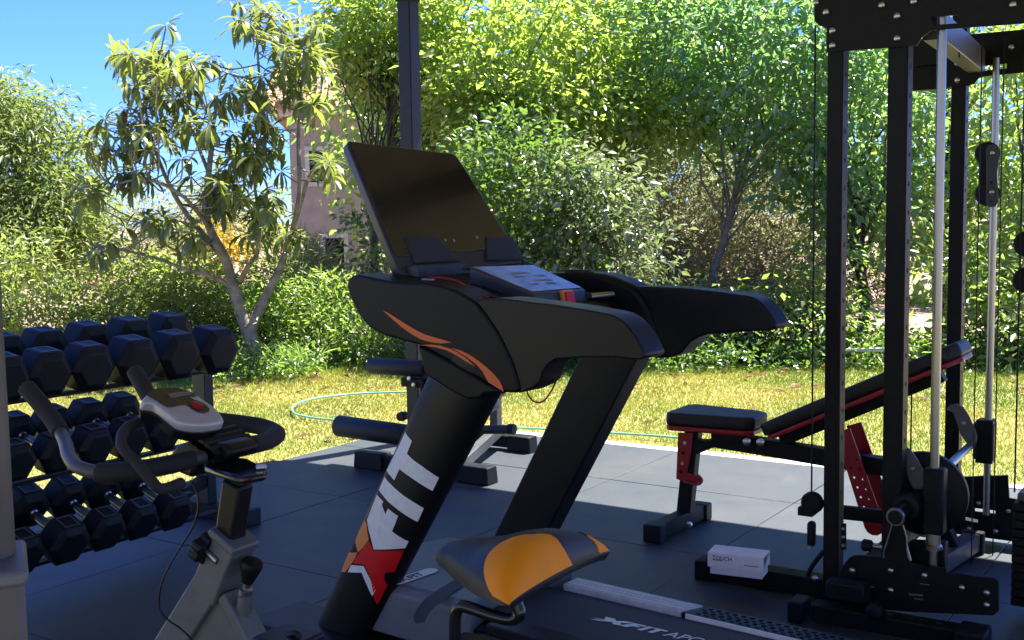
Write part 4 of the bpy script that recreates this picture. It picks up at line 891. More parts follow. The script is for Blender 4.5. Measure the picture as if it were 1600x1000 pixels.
    for sgn in (1, -1):
        mb = MB(); N = 14; A = 26; P = []
        for i in range(A+1):
            row = []
            for j in range(N+1):
                f = j/N; lo_, hi_ = (.02, .56) if sgn > 0 else (.02, .225); ang = math.pi*(lo_ + (hi_-lo_)*i/A)                      # from skirt up to near the ridge
                lim = 1 - (.37 if sgn > 0 else .28)*math.sqrt(max(0, 1-((i/A-.5)/.5)**2))                               # round front edge
                s = lim + (1.0-lim)*f
                row.append(mb.bm.verts.new(spt(min(s, 1.), ang if sgn > 0 else math.pi-ang, .0022)))
            ang = ang if sgn > 0 else math.pi-ang
            P.append(row)
        for i in range(A):
            for j in range(N): 
                try: mb.bm.faces.new((P[i][j], P[i][j+1], P[i+1][j+1], P[i+1][j]))
                except ValueError: pass
        o = t.part('side_panel', mb, m_orange, parent=sd_, sharp=0)
    # bent slider tubes under the saddle
    for dy in (-.055, .03):
        sl = [Yc(x, y, BC-.03+dy) for x, y in ((800, 922), (808, 945), (812, 960), (800, 968), (770, 962), (735, 950), (719, 948), (712, 960), (711, 985), (711, 1015))]
        mb = MB(); mb.tube(sl, .0095, 10, smooth=4); t.part('slider_tube', mb, m_gloss, 0)
    c = Yc(740, 985, BC); mb = MB(); mb.box((c.x+.03, BC-.015, c.z-.03), (.12, .06, .04)); t.part('slider_block', mb, m_satin, .005)
    mb = MB(); mb.bar((c.x, BC, c.z-.04), (c.x-.12, BC, .12), .05, .05); t.part('seat_post', mb, m_satin, .004)
    # pedal just entering at the bottom edge
    pk = Yc(450, 992, BC-.17); mb = MB(); mb.box((pk.x, pk.y, pk.z-.01), (.09, .08, .022)); t.part('pedal', mb, m_satin, .005)
    mb = MB(); mb.tube([Yc(436, 992, BC-.17), Yc(443, 996, BC-.17), Yc(462, 990, BC-.17), Yc(466, 998, BC-.17)], .006, 8, smooth=3); t.part('pedal_strap', mb, m_satin)
m_gloss = mat('gloss_black', (.008, .008, .0075), .16, noise=.1)
m_screen_b = mat('brown_tinted_face', (.022, .017, .014), .2, noise=.1)
m_lcdg = mat('grey_lcd', (.13, .13, .11), .3, noise=.1)
m_consilver = mat('console_silver', (.40, .41, .42), .32, .25, noise=.06, nscale=30)
m_grip = mat('grey_tube_paint', (.055, .060, .058), .48, noise=.1)
bike()

# ================================================================== DUMBBELL RACK AND DUMBBELLS
def dumbbells():
    t = Thing('dumbbell_rack', 'black three tier dumbbell rack on the rubber floor at the left', 'dumbbell rack', (-3.75, 2.5, 0))
    tiers = [(.795, 9.5), (.52, 13), (.228, 23)]
    for v, k in ((1.55, 0), (3.40, 1)):
        mb = MB(); mb.bar((-3.86, v, .03), (-3.855, v, .80 - .06*k), .075, .05, (0, 1, 0)); t.part('post', mb, m_post, .003)
        mb = MB(); mb.bar((-4.15, v, .035), (-3.60, v, .035), .07, .06); f = t.part('foot', mb, m_steel, .003)
        mb = MB(); mb.box((-3.585, v, .035), (.03, .08, .07)); t.part('foot_cap', mb, m_foamb, .004, parent=f)
        for z, dg in tiers:
            mb = MB(); mb.bar((-3.86, v, z-.065), (-3.73, v-.26*k, z-.06), .04, .05); t.part('bracket', mb, m_steel, .002)
    for z, dg in tiers:
        a = math.radians(dg)
        for off in (-.075, .075):
            c = Vector((-3.545, 0, z+.025)) + Vector((math.cos(a), 0, -math.sin(a)))*off - Vector((math.sin(a), 0, math.cos(a)))*.105
            mb = MB(); mb.bar((c.x, 1.52, c.z), (c.x, 3.14, c.z), .04, .012); t.part('shelf_rail', mb, m_steel, .002)
    def dumbbell(label, D, v, z, deg, group, u=-3.545):
        a = math.radians(deg); c = Vector((u, v, z)); dx = Vector((math.cos(a), 0, -math.sin(a))); up_ = Vector((math.sin(a), 0, math.cos(a))); dy = Vector((0, 1, 0))
        d = Thing('dumbbell', label, 'dumbbell', c, group); R_ = D/2/math.cos(math.pi/6); T = D*.78; hl = .062
        def hexring(x, r): return [c + dx*x + (dy*math.cos(math.pi/3*i) + up_*math.sin(math.pi/3*i))*r for i in range(6)]
        for s in (-1, 1):
            mb = MB(); mb.loft([hexring(s*hl, R_*.62), hexring(s*(hl+.018), R_), hexring(s*(hl+T-.018), R_), hexring(s*(hl+T), R_*.70)]); h = d.part('head', mb, m_hex, .004, 2, 25)
            ln, wd = T*.55, D*.40; cc = c + dx*s*(hl+T/2) + up_*(D/2+.0004)
            mb = MB(); q = lambda k: [cc + dx*(sx*ln/2*k) + dy*(sy*wd/2*k) for sx, sy in ((-1, -1), (1, -1), (1, 1), (-1, 1))]
            mb.prism(q(1), up_*.0016, [q(.80)]); d.part('weight_mark', mb, m_hexm, parent=h)
        mb = MB(); mb.lathe(c - dx*(hl+.006), dx, [(0, .0175), (.012, .0175), (.016, .0135), (.035, .016), (hl+.006, .0175), (2*hl+.012-.035, .016), (2*hl-.004, .0135), (2*hl, .0175), (2*hl+.012, .0175)], 14); d.part('handle', mb, m_chrome)
    tops = [(2.18, .150), (2.335, .152), (2.50, .158), (2.685, .166), (2.875, .170), (3.065, .172)]
    mids = [(2.06, .128), (2.21, .128), (2.36, .130), (2.51, .134), (2.66, .136), (2.81, .140)]
    bots = [(2.05, .138), (2.215, .140), (2.385, .146), (2.545, .138), (2.695, .136), (2.85, .138)]
    names = ['leftmost, partly cut by the picture edge', 'second from the left', 'third from the left', 'third from the right', 'second from the right', 'at the right end']
    for row, Z0, dg, word in ((tops, .820, 9.5, 'top'), (mids, .546, 13, 'middle'), (bots, .256, 23, 'bottom')):
        for (v, D), nm in zip(row, names):
            dumbbell(f'black hex dumbbell on the {word} shelf, {nm}', D, v, Z0, dg, f'hex dumbbells on the rack')
m_hexm = mat('hex_mark', (.055, .06, .066), .45, noise=.2)
dumbbells()

# ================================================================== GREY POST AT THE LEFT EDGE
def left_post():
    e1 = at(18, 700, .9); e2 = at(41, 950, .9); f = Vector((e1.x, e1.y, 0)).normalized(); r = f.cross(ZZ)
    top = at(0, 24, .9).z; zc = at(0, 885, .9).z
    c1 = Vector((e1.x, e1.y, 0)) - r*.045 + f*.03; c2 = Vector((e2.x, e2.y, 0)) - r*.055 + f*.03
    t = Thing('machine_upright', 'blurred grey beige metal upright at the left edge of the picture', 'gym upright', (c1.x, c1.y, 0))
    rot = Matrix((r, f, ZZ)).transposed()
    mb = MB(); mb.box((c1.x, c1.y, (top+zc)/2-.05), (.088, .07, top-zc+.1), rot); t.part('post', mb, m_beige, .030, 4)
    mb = MB(); mb.box((c2.x, c2.y, zc/2), (.11, .09, zc), rot); t.part('lower_sleeve', mb, m_beige, .006, 2)
    mb = MB(); mb.box((c2.x, c2.y, zc-.004), (.116, .096, .014), rot); t.part('sleeve_collar', mb, m_collar, .004, 2)
    mb = MB(); mb.box((c2.x, c2.y, .011), (.26, .3, .02), rot); t.part('base_plate', mb, m_beige, .004)
left_post()

# shelter corner post
def shelter_post():
    c = Vector((-4.095, 5.2, 0)); t = Thing('shelter_post', 'slim dark metal post holding up the shelter roof, rising behind the treadmill screen', 'post', c)
    mb = MB(); mb.box((c.x, c.y, (RZ-.10)/2), (.088, .088, RZ-.10)); t.part('post', mb, m_post, .006, 2)
    mb = MB(); mb.box((c.x, c.y, RZ-.118), (.16, .16, .03)); mb.box((c.x, c.y, RZ-.15), (.10, .10, .05)); t.part('top_bracket', mb, m_steel, .004)
    mb = MB(); mb.box((c.x, c.y, .008), (.18, .18, .014)); t.part('base_plate', mb, m_steel, .003)
shelter_post()

# ================================================================== LEG ROLLER MACHINE
def roller_machine():
    V = 4.52; t = Thing('leg_roller_machine', 'black exercise bench frame with padded foam leg rollers behind the treadmill', 'exercise machine', (-3.5, V, 0))
    y = lambda px, py, v=V: G.Y(px, py, v)
    mb = MB(); mb.bar((-3.95, V, .045), (-3.14, V, .045), .06, .065); t.part('base_bar', mb, m_steel, .004)
    for x, s in ((-3.93, -1), (-3.13, 1)):
        mb = MB(); mb.box((x - s*.07, V, .042), (.19, .095, .084), taper=.93); t.part('rubber_foot', mb, m_hex, .006)
    mb = MB(); mb.bar((-3.33, V+.03, .06), (-3.55, 5.25, .115), .05, .055); t.part('spine', mb, m_greysteel, .003)
    mb = MB(); mb.bar((-3.36, V, .05), (-3.36, V, .33), .05, .05, (0, 1, 0)); t.part('front_upright', mb, m_greysteel, .003)
    mb = MB(); mb.bar((-3.78, 5.24, .05), (-3.36, 5.24, .05), .06, .065); t.part('rear_bar', mb, m_steel, .003)
    mb = MB(); mb.box((-3.40, 5.24, .045), (.15, .09, .09), taper=.93); t.part('rubber_foot', mb, m_hex, .006)
    a = y(774, 615, 5.2); mb = MB(); mb.bar((a.x, 5.2, .10), (a.x, 5.2, a.z), .05, .05, (0, 1, 0)); t.part('rear_upright', mb, m_greysteel, .003)
    mb = MB(); mb.bar(y(738, 652, 5.0), y(775, 630, 5.18), .05, .05); t.part('seat_support', mb, m_greysteel, .003)
    mb = MB(); c = y(762, 618, 5.1); mb.box((c.x-.16, 5.12, c.z+.0), (.34, .28, .05)); t.part('seat_pad', mb, m_vinyl, .012, 3)
    for px, py in ((772, 613), (745, 683), (822, 694), (800, 690)):
        mb = MB(); p = y(px, py, 5.22); mb.lathe(p, (0, 0, 1), [(0, .012), (.012, .012), (.016, .006)], 8); t.part('bolt', mb, m_bolt)
    # arm with upper and lower foam rollers
    mb = MB(); mb.bar((-3.50, V, .12), (-3.50, V+.01, .56), .05, .05, (0, 1, 0)); t.part('arm', mb, m_steel, .003)
    def roller(p0, p1, r):
        d = (p1-p0).normalized(); L = (p1-p0).length
        mb = MB(); mb.lathe(p0, d, [(0, r*.55), (0, r*.86), (.008, r), (L-.008, r), (L, r*.86), (L, r*.55)], 22); return t.part('foam_roller', mb, m_foamb, 0, sharp=50)
    roller(y(528, 665), y(640, 681), .056); roller(y(579, 571), y(664, 576), .043)
    mb = MB(); mb.tube([y(640, 672), y(800, 671)], .022, 14); t.part('roller_axle', mb, m_foamb); 
    mb = MB(); mb.tube([y(803, 671) - Vector((.03, 0, 0)), y(803, 671) + Vector((.004, 0, 0))], .026, 14); t.part('axle_cap', mb, m_hex, .004)
    mb = MB(); p = y(650, 597); mb.box(p, (.14, .07, .045)); t.part('clamp', mb, m_steel, .004)
    for px, py in ((641, 591), (648, 601)):
        mb = MB(); mb.lathe(y(px, py, V-.04), (0, -1, 0), [(0, .012), (.012, .012), (.014, .006)], 8); t.part('bolt', mb, m_bolt)
    mb = MB(); p = y(634, 649, V-.03); mb.lathe(p, (0, -1, 0), [(0, .02), (.03, .026), (.05, .022)], 12); t.part('adjust_knob', mb, m_satin)
m_greysteel = mat('grey_steel', (.085, .088, .092), .4, .2, noise=.15, nscale=25)
roller_machine()

# ================================================================== WEIGHT BENCH
def bench():
    V0, V1 = 4.16, 4.42; VC = (V0+V1)/2
    t = Thing('weight_bench', 'black adjustable weight bench with red piping and red leg strut', 'weight bench', (-1.5, VC, 0))
    y = lambda px, py, v=V0: G.Y(px, py, v)
    pad = [(-2.02, V0+.02), (-2.00, V0), (-1.70, V0+.03), (-1.66, V0+.06), (-1.655, V1-.06), (-1.70, V1-.03), (-1.99, V1), (-2.02, V1-.03)]
    mb = MB(); mb.prism([(x, v, .442) for x, v in pad], (0, 0, .055)); seat = t.part('seat', mb, m_vinyl, .014, 4, 50)
    c = Vector((-1.84, VC, 0))
    mb = MB(); mb.prism([(c.x+(x-c.x)*.985, VC+(v-VC)*.98, .424) for x, v in pad], (0, 0, .0195)); t.part('piping', mb, m_red, .004, 2, parent=seat)
    b0, b1 = y(1192, 690), y(1503, 563); d = (b1-b0).normalized(); n = Vector((-d.z, 0, d.x)); L = (b1-b0).length
    def plank(o, th, k0, k1, m, name, bev, w0=.0, **k):
        p0, p1 = b0 + n*o + d*k0, b0 + n*o + d*(L-k1); mb = MB()
        mb.prism([Vector((p.x, v, p.z)) for p, v in ((p0, V0+w0+.03), (p0+d*.03, V0+w0), (p1-d*.05, V0+w0+.01), (p1, V0+w0+.05), (p1, V1-w0-.05), (p1-d*.05, V1-w0-.01), (p0+d*.03, V1-w0), (p0, V1-w0-.03))], n*th); return t.part(name, mb, m, bev, 3, 50, **k)
    bk = plank(.013, .052, 0, 0, m_vinyl, 'backrest', .012); plank(-.006, .0185, .008, .008, m_red, 'piping', .004, .003, parent=bk)
    mb = MB(); q0, q1 = b0 - n*.028 + d*.02, b0 - n*.028 + d*(L*.86); mb.bar((q0.x, VC, q0.z), (q1.x, VC, q1.z), .05, .042); t.part('back_frame', mb, m_steel, .003)
    # main beam
    m0, m1 = y(1130, 690, VC-.03), Vector((-.98, VC-.03, .325))
    mb = MB(); mb.bar((-1.86, VC, .385), (-1.05, VC, .335), .06, .065); t.part('main_beam', mb, m_steel, .004)
    gp = [y(1084, 690, VC-.035), y(1170, 690, VC-.035), y(1118, 698, VC-.035), y(1094, 708, VC-.035), y(1082, 712, VC-.035)]
    mb = MB(); mb.prism(gp, (0, .07, 0)); t.part('gusset', mb, m_steel, .002)
    # front leg and foot
    mb = MB(); mb.bar((-1.945, VC, .42), (-1.985, VC, .06), .05, .06, (1, 0, 0)); t.part('front_leg', mb, m_steel, .004)
    lx = VC-.031
    st = [y(1060, 676, lx), y(1084, 676, lx), y(1080, 712, lx), y(1074, 738, lx), y(1096, 746, lx), y(1095, 753, lx), y(1082, 757, lx), y(1057, 748, lx)]
    mb = MB(); mb.prism([p - Vector((0, .004, 0)) for p in st], (0, .004, 0)); rp = t.part('ladder_plate', mb, m_red, .001, 1)
    for i, (px, py) in enumerate(((1070, 692), (1068, 708), (1066, 724), (1064, 737))):
        mb = MB(); mb.lathe(y(px, py, lx-.0045), (0, -1, 0), [(0, .007), (.002, .007)], 10); t.part('hole_rim', mb, m_bolt if i % 2 == 0 else m_steel, parent=rp)
    mb = MB(); mb.tube([y(1068, 752, lx-.015), y(1090, 757, lx-.02), y(1097, 750, lx-.02), y(1090, 742, lx-.015)], .0055, 8, smooth=3); t.part('hook', mb, m_red, parent=rp)
    mb = MB(); mb.bar((-2.0, V0-.13, .04), (-1.975, V1+.02, .04), .06, .06); ft = t.part('front_foot', mb, m_steel, .004)
    for v, x in ((V0-.125, -2.0), (V1+.01, -1.976)):
        mb = MB(); mb.box((x, v, .036), (.075, .06, .072)); t.part('rubber_foot', mb, m_hex, .006, parent=ft)
    for dx in (-.02, .04):
        mb = MB(); mb.lathe((-1.955+dx, V0+.02, .045), (0, -1, 0), [(0, .013), (.012, .013), (.014, .007)], 10); t.part('bolt', mb, m_bolt)
    for px, py in ((1168, 690), (1189, 691)):
        mb = MB(); mb.lathe(y(px, py, VC-.05), (0, -1, 0), [(0, .016), (.010, .016), (.014, .008)], 12); t.part('pivot_bolt', mb, m_bolt)
    # red strut with holes
    s0, s1 = y(1316, 672, V0+.05), y(1370, 834, V0+.05); dd = (s1-s0).normalized(); nn = Vector((-dd.z, 0, dd.x)); w = .037; P = []
    P += [s0 + nn*w*.8, s0 - nn*w*.8, s1 - nn*w - dd*.03]
    for i in range(7): a = math.pi*i/6; P.append(s1 - dd*.03 - nn*w*math.cos(a) + dd*w*math.sin(a))
    holes = []; Ls = (s1-s0).length
    for k in range(7):
        for sg in (-1, 1):
            cc = s0 + dd*(Ls*(.28+.095*k) + sg*.007) + nn*sg*.015
            holes.append([cc + (dd*math.cos(i*math.pi/3) + nn*math.sin(i*math.pi/3))*.0048 for i in range(6)])
    mb = MB(); mb.prism(P, (0, .005, 0), holes); t.part('back_strut', mb, m_red)
    mb = MB(); mb.prism([p + Vector((0, .14, 0)) for p in P], (0, .005, 0)); t.part('back_strut', mb, m_red)
    # rear leg and foot
    mb = MB(); mb.bar((-1.07, VC, .345), (-.93, VC, .07), .055, .06, (1, 0, 0)); t.part('rear_leg', mb, m_steel, .004)
    mb = MB(); mb.bar((-.95, V0-.07, .045), (-.90, V1+.07, .045), .06, .065); rf = t.part('rear_foot', mb, m_greysteel, .004)
    for v, x in ((V0-.09, -.952), (V1+.08, -.898)):
        mb = MB(); mb.box((x, v, .042), (.08, .04, .084)); t.part('rubber_foot', mb, m_hex, .006, parent=rf)
bench()

# ================================================================== SMITH MACHINE / CABLE RACK
def smith():
    t = Thing('smith_machine', 'tall black smith machine and cable rack with chrome guide rods', 'cable machine', (-.9, 4.1, 0))
    F0, B0 = 3.58, 4.65
    yf = lambda px, py, v=F0-.012: G.Y(px, py, v)
    yb = lambda px, py, v=B0-.012: G.Y(px, py, v)
    def plate(name, pts, v, th, m=m_steel, holes=(), bev=.0015, **k):
        mb = MB(); mb.prism([G.Y(*p, v) for p in pts], (0, th, 0), [[G.Y(*p, v) for p in h] for h in holes]); return t.part(name, mb, m, bev, 1, 30, **k)
    def bolts(pts, v, parent, r=.0105):
        for p in pts:
            c = G.Y(*p, v); mb = MB(); mb.lathe(c, (0, -1, 0), [(-.004, r*.99), (.003, r), (.006, r*.86), (.0085, r*.45)], 14); t.part('bolt', mb, m_bolt, parent=parent)
    def upright(u, v, w, d, z0, z1, holes=True, dots=None):
        mb = MB(); mb.box((u, v+d/2, (z0+z1)/2), (w, d, z1-z0)); o = t.part('upright', mb, m_steel, .004, 2)
        if holes:
            z = z0+.12; hm = MB()
            while z < z1-.1:
                if dots: hm.lathe((u, v+.001, z), (0, -1, 0), [(0, .0062), (.0014, .0062), (.0016, .004)], 10)
                hm.lathe((u+w/2-.001, v+d/2, z+.05), (1, 0, 0), [(0, .008), (.0016, .008), (.0018, .006)], 10); z += .088
            h = t.part('pin_holes', hm, m_joint, parent=o); h['kind'] = 'stuff'
        return o
    a = (yf(1285, 500).x + yf(1308, 500).x)/2
    upright(-1.148, F0, .050, .058, .05, 2.06, True, True); upright(-.958, F0+.002, .060, .062, .06, 2.06, True)
    upright(-1.016, B0, .054, .060, .05, 2.06, True, True)
    upright(-.30, F0, .050, .058, .05, 2.06); upright(-.30, B0, .054, .060, .05, 2.06)
    # top plates
    ft = [(1272, -60), (1272, 32), (1280, 40), (1291, 44), (1291, 82), (1432, 71), (1440, 58), (1455, 47), (1605, 36), (1800, 22), (1800, -60)]
    p = plate('top_plate', ft, F0-.012, .0095, holes=[[(1453, 26), (1457, 39), (1499, 36), (1499, 23)]])
    bolts([(1291, 19), (1301, 48), (1301, 71), (1378, 8), (1402, 25), (1402, 60), (1428, 2), (1583, 7), (1275, 4)], F0-.012, p)
    bt = [(1488, 78), (1505, 75), (1533, 68), (1545, 60), (1556, 57), (1605, 55), (1700, 50), (1700, 106), (1602, 113), (1540, 119), (1529, 122), (1522, 131), (1512, 134), (1476, 136), (1476, 82)]
    p = plate('top_plate', bt, B0-.012, .0095, holes=[[(1538, 103), (1538, 110), (1573, 107), (1573, 99)]])
    bolts([(1517, 79), (1496, 99), (1496, 125), (1580, 74)], B0-.012, p)
    mb = MB(); mb.box((-.72, F0+.032, 1.99), (.95, .056, .10)); t.part('top_beam', mb, m_steel, .004)
    mb = MB(); mb.box((-.72, B0+.032, 1.90), (.95, .056, .10)); t.part('top_beam', mb, m_steel, .004)
    c0, c1 = yb(1426, 140, B0+.02), yb(1482, 76, B0+.02)
    mb = MB(); mb.box(((c0.x+c1.x)/2-.01, B0+.085, (c0.z+c1.z)/2), (abs(c1.x-c0.x)+.02, .05, abs(c1.z-c0.z))); t.part('rear_beam', mb, m_steel, .004)
    mb = MB(); mb.bar((-.872, F0+.06, 1.845), (-.95, B0, 1.845), .06, .085); t.part('side_beam', mb, m_greysteel, .004)
    mb = MB(); mb.bar((-.30, F0+.06, 1.97), (-.30, B0, 1.97), .06, .085); t.part('side_beam', mb, m_steel, .004)
    # chrome guide rods
    ur, ub = yf(1464, 500, F0+.02).x, yb(1548, 500, B0-.02).x
    mb = MB(); mb.tube([(ur, F0+.02, .20), (ur, F0+.02, 1.93)], .0138, 18); t.part('guide_rod', mb, m_chrome)
    mb = MB(); mb.tube([(ub, B0-.02, .12), (ub, B0-.02, 1.85)], .0138, 18); t.part('guide_rod', mb, m_chrome)
    zc = yf(1462, 848, F0+.02).z
    mb = MB(); mb.lathe((ur, F0+.02, zc-.02), (0, 0, 1), [(0, .028), (.010, .028), (.016, .022), (.05, .021)], 18); t.part('rod_collar', mb, m_chrome)
    # carriages, bar, sleeve, weight plate, safety hooks
    mb = MB(); z0, z1 = yf(1462, 848, F0+.02).z+.03, yf(1462, 731, F0+.02).z
    mb.box((ur+.004, F0+.018, (z0+z1)/2), (.062, .06, z1-z0)); t.part('bar_carriage', mb, m_steel, .008, 2)
    z0, z1 = yb(1540, 722, B0-.02).z, yb(1540, 655, B0-.02).z
    mb = MB(); mb.box((ub-.008, B0-.02, (z0+z1)/2), (.062, .07, z1-z0)); mb.box((ub-.012, B0-.02, (z0+z1)/2), (.075, .06, (z1-z0)*.85)); t.part('bar_carriage', mb, m_steel, .004, 2)
    e0 = yf(1399, 808, F0-.16); axis_y = lambda v: Vector((e0.x + (v-F0+.16)*(-.07), v, e0.z + (v-F0+.16)*.0))
    b1 = yb(1520, 692, B0-.06); bz = lambda v: e0.lerp(b1, (v-e0.y)/(b1.y-e0.y))
    mb = MB(); mb.tube([bz(F0+.06), bz(B0-.02)], .0145, 16); t.part('smith_bar', mb, m_chrome)
    mb = MB(); mb.tube([e0, bz(F0-.005)], .0255, 20); sl = t.part('bar_sleeve', mb, m_gloss, .002)
    mb = MB(); d = (b1-e0).normalized(); mb.lathe(e0 - d*.004, d, [(0, .026), (.010, .0275), (.016, .026)], 22); t.part('end_ring', mb, m_chrome, parent=sl)
    mb = MB(); mb.lathe(e0 - d*.008, d, [(0, .018), (.004, .0215), (.006, .0215)], 22); t.part('end_cap', mb, m_hex, parent=sl)
    mb = MB(); mb.lathe(bz(F0-.045), d, [(0, .03), (.006, .040), (.035, .044), (.04, .038)], 22); t.part('sleeve_collar', mb, m_steel, parent=sl)
    pc = bz(F0+.11); pc = Vector((pc.x+.018, pc.y, pc.z+.008))
    mb = MB(); mb.lathe(pc, d, [(0, .03), (0, .05), (.004, .056), (.006, .128), (.010, .134), (.030, .134), (.034, .128), (.036, .05), (.036, .03)], 44); t.part('weight_plate', mb, m_hex)
    hk = [(1478, 640), (1484, 633), (1494, 631), (1505, 636), (1514, 650), (1522, 668), (1527, 684), (1524, 695), (1516, 699), (1508, 690), (1500, 678), (1495, 660), (1490, 645), (1484, 642)]
    p = plate('safety_hook', hk, B0-.085, .010, m_collar, bev=.002); bolts([(1506, 661)], B0-.085, p, .007)
    hk = [(1412, 707), (1417, 699), (1424, 705), (1433, 718), (1442, 735), (1447, 752), (1440, 765), (1426, 764), (1419, 748), (1415, 728)]
    p = plate('safety_hook', hk, F0+.068, .010, m_collar, bev=.002); bolts([(1426, 732)], F0+.068, p, .007)
    # base plates
    bp = [(1311, 948), (1312, 900), (1317, 884), (1326, 872), (1334, 868), (1345, 868), (1380, 872), (1388, 812), (1404, 806), (1412, 816), (1424, 880), (1455, 886), (1479, 888), (1479, 897), (1500, 896), (1520, 900), (1552, 903), (1560, 909), (1560, 955), (1552, 962), (1420, 956)]
    p = plate('base_plate', bp, F0-.016, .010)
    bolts([(1332, 891), (1392, 891), (1445, 899), (1503, 918), (1542, 926), (1542, 945), (1392, 922), (1315, 911)], F0-.016, p, .0095)
    print_ = MB()
    for x0, y0, x1, y1 in ((1348, 914, 1366, 917), (1350, 919, 1360, 922), (1437, 911, 1452, 913), (1420, 927, 1442, 930), (1428, 934, 1443, 936)):
        q = [G.Y(x, y, F0-.0165) for x, y in ((x0, y0), (x0, y1), (x1, y1+2), (x1, y0+2))]; print_.prism(q, (0, -.0006, 0))
    t.part('plate_marks', print_, m_collar, parent=p)
    ring = [(1402, 800)]
    for pts in (((1394, 820), (1387, 846), (1381, 862), (1381, 872)), ((1411, 820), (1416, 838), (1417, 852), (1421, 868), (1423, 876), (1419, 868), (1417, 856))):
        mb = MB(); mb.tube([G.Y(x, y, F0-.034) for x, y in pts], .0030, 8, smooth=4); t.part('snap_wire', mb, m_chrome, parent=p)
    mb = MB(); q = [G.Y(x, y, F0+.05) for x, y in ((1418, 848), (1476, 850), (1476, 892), (1418, 888))]; mb.prism(q, (0, .05, 0)); t.part('rod_base', mb, m_steel, .004)
    # foot rail, pads
    mb = MB(); r0, r1 = G.Y(1268, 936, 3.45), G.Y(1520, 980, 3.45)
    mb.box(((r0.x+r1.x)/2, 3.475, .040), (r1.x-r0.x, .07, .055)); rl = t.part('foot_rail', mb, m_steel, .005, 2)
    hm = MB()
    for px, py in ((1394, 956), (1420, 960), (1443, 964), (1470, 970)):
        q = G.Z(px, py, .0686); hm.lathe((q.x, 3.475, .0676), (0, 0, 1), [(0, .010), (.0012, .010), (.0014, .007)], 10)
    t.part('rail_holes', hm, m_joint, parent=rl)['kind'] = 'stuff'
    b0_, b1_ = G.Y(1290, 914, 3.46), G.Y(1350, 948, 3.46)
    mb = MB(); mb.box(((b0_.x+b1_.x)/2, 3.49, (b0_.z+b1_.z)/2+.01), (b1_.x-b0_.x, .07, .055)); t.part('stop_block', mb, m_hex, .006, 2)
    b0_ = G.Y(1372, 934, 3.47); mb = MB(); mb.lathe((b0_.x, 3.455, .085), (0, -1, 0), [(0, .02), (.012, .026), (.034, .024), (.04, .016)], 16); t.part('knob', mb, m_hex)
    e = G.Y(1515, 985, 3.42); mb = MB(); mb.box((e.x, 3.47, .037), (.085, .11, .074)); t.part('rubber_foot', mb, m_hex, .008, 2)
    mb = MB(); mb.box((-1.213, 3.475, .035), (.05, .09, .068)); t.part('rubber_foot', mb, m_hex, .006, 2)
    for u in (-1.148, -.30):
        mb = MB(); mb.box((u, (F0+B0)/2+.03, .04), (.05, B0-F0-.06, .06)); t.part('base_beam', mb, m_steel, .004)
    # left floor arm that carries the white box
    l0, l1 = G.Z(1108, 892, .072), G.Z(1285, 908, .072)
    ya = 3.72; mb = MB(); xa = G.Y(1104, 903, ya).x; mb.box(((xa-1.175)/2, ya, .038), (-1.175-xa, .075, .066)); fa = t.part('floor_arm', mb, m_steel, .004)
    mb = MB(); mb.box((xa-.004, ya, .036), (.05, .09, .070)); t.part('rubber_foot', mb, m_hex, .006, 2, parent=fa)
    bolts([(1273, 904)], ya-.04, fa, .010)
    # rear low plate group
    rp = [(1500, 782), (1503, 745), (1575, 742), (1577, 778), (1600, 782), (1640, 784), (1640, 846), (1580, 842), (1520, 838), (1500, 835)]
    p = plate('rear_plate', rp, B0-.016, .010, holes=[[(1523, 794), (1523, 799), (1555, 803), (1555, 798)], [(1508, 808), (1508, 813), (1528, 817), (1528, 812)]])
    bolts([(1530, 786), (1576, 798), (1515, 826), (1556, 830), (1477, 828)], B0-.016, p, .009)
    mb = MB(); q0, q1 = yb(1497, 850, B0+.01), yb(1600, 856, B0+.01); mb.box((q0.x+.35, B0+.03, .05), (1.1, .05, .06)); t.part('rear_rail', mb, m_steel, .004)
    # lower cross rail seen through the frame with a sprung pin knob
    q0, q1 = yf(1312, 800, 3.9), yf(1378, 806, 3.9)
    mb = MB(); mb.bar((q0.x-.03, 3.9, q0.z), (q1.x+.05, 3.9, q1.z), .03, .045); t.part('cross_rail', mb, m_steel, .003)
    kb_ = yf(1354, 852, F0-.03); mb = MB(); mb.lathe(kb_ + Vector((-.014, 0, 0)), (1, 0, 0), [(0, .014), (.006, .0195), (.028, .0185), (.034, .010)], 18); t.part('pull_pin', mb, m_hex)
    mb = MB(); mb.tube([kb_ + Vector((.018, 0, 0)), kb_ + Vector((.05, 0, 0))], .007, 10); t.part('pin_shaft', mb, m_chrome)
    q = [(1314, 818), (1322, 818), (1322, 859), (1314, 859)]; p = plate('hole_strip', q, F0-.006, .005); bolts([(1318, 826), (1318, 839), (1318, 852)], F0-.006, p, .006)
    # left pulley set with cable
    cu = yf(1268, 500, F0+.03)
    pz = yf(1270, 785, F0+.03)
    mb = MB()
    mb.lathe((pz.x, F0+.012, pz.z), (0, 1, 0), [(0, .014), (0, .030), (.006, .036), (.014, .030), (.022, .036), (.03, .030), (.03, .014)], 24); pu = t.part('pulley', mb, m_hex)
    mb = MB(); q0 = yf(1256, 797, F0+.03); mb.box((q0.x+.012, F0+.03, q0.z), (.05, .05, .028)); t.part('pulley_bracket', mb, m_steel, .003)
    mb = MB(); q0 = yf(1268, 834, F0+.03); mb.box((q0.x, F0+.03, q0.z), (.026, .034, .085)); t.part('weight_shoe', mb, m_hex, .012, 3)
    mb = MB(); mb.lathe(yf(1264, 858, F0+.0), (0, 0, 1), [(0, .008), (.012, .008)], 10); t.part('bolt', mb, m_bolt)
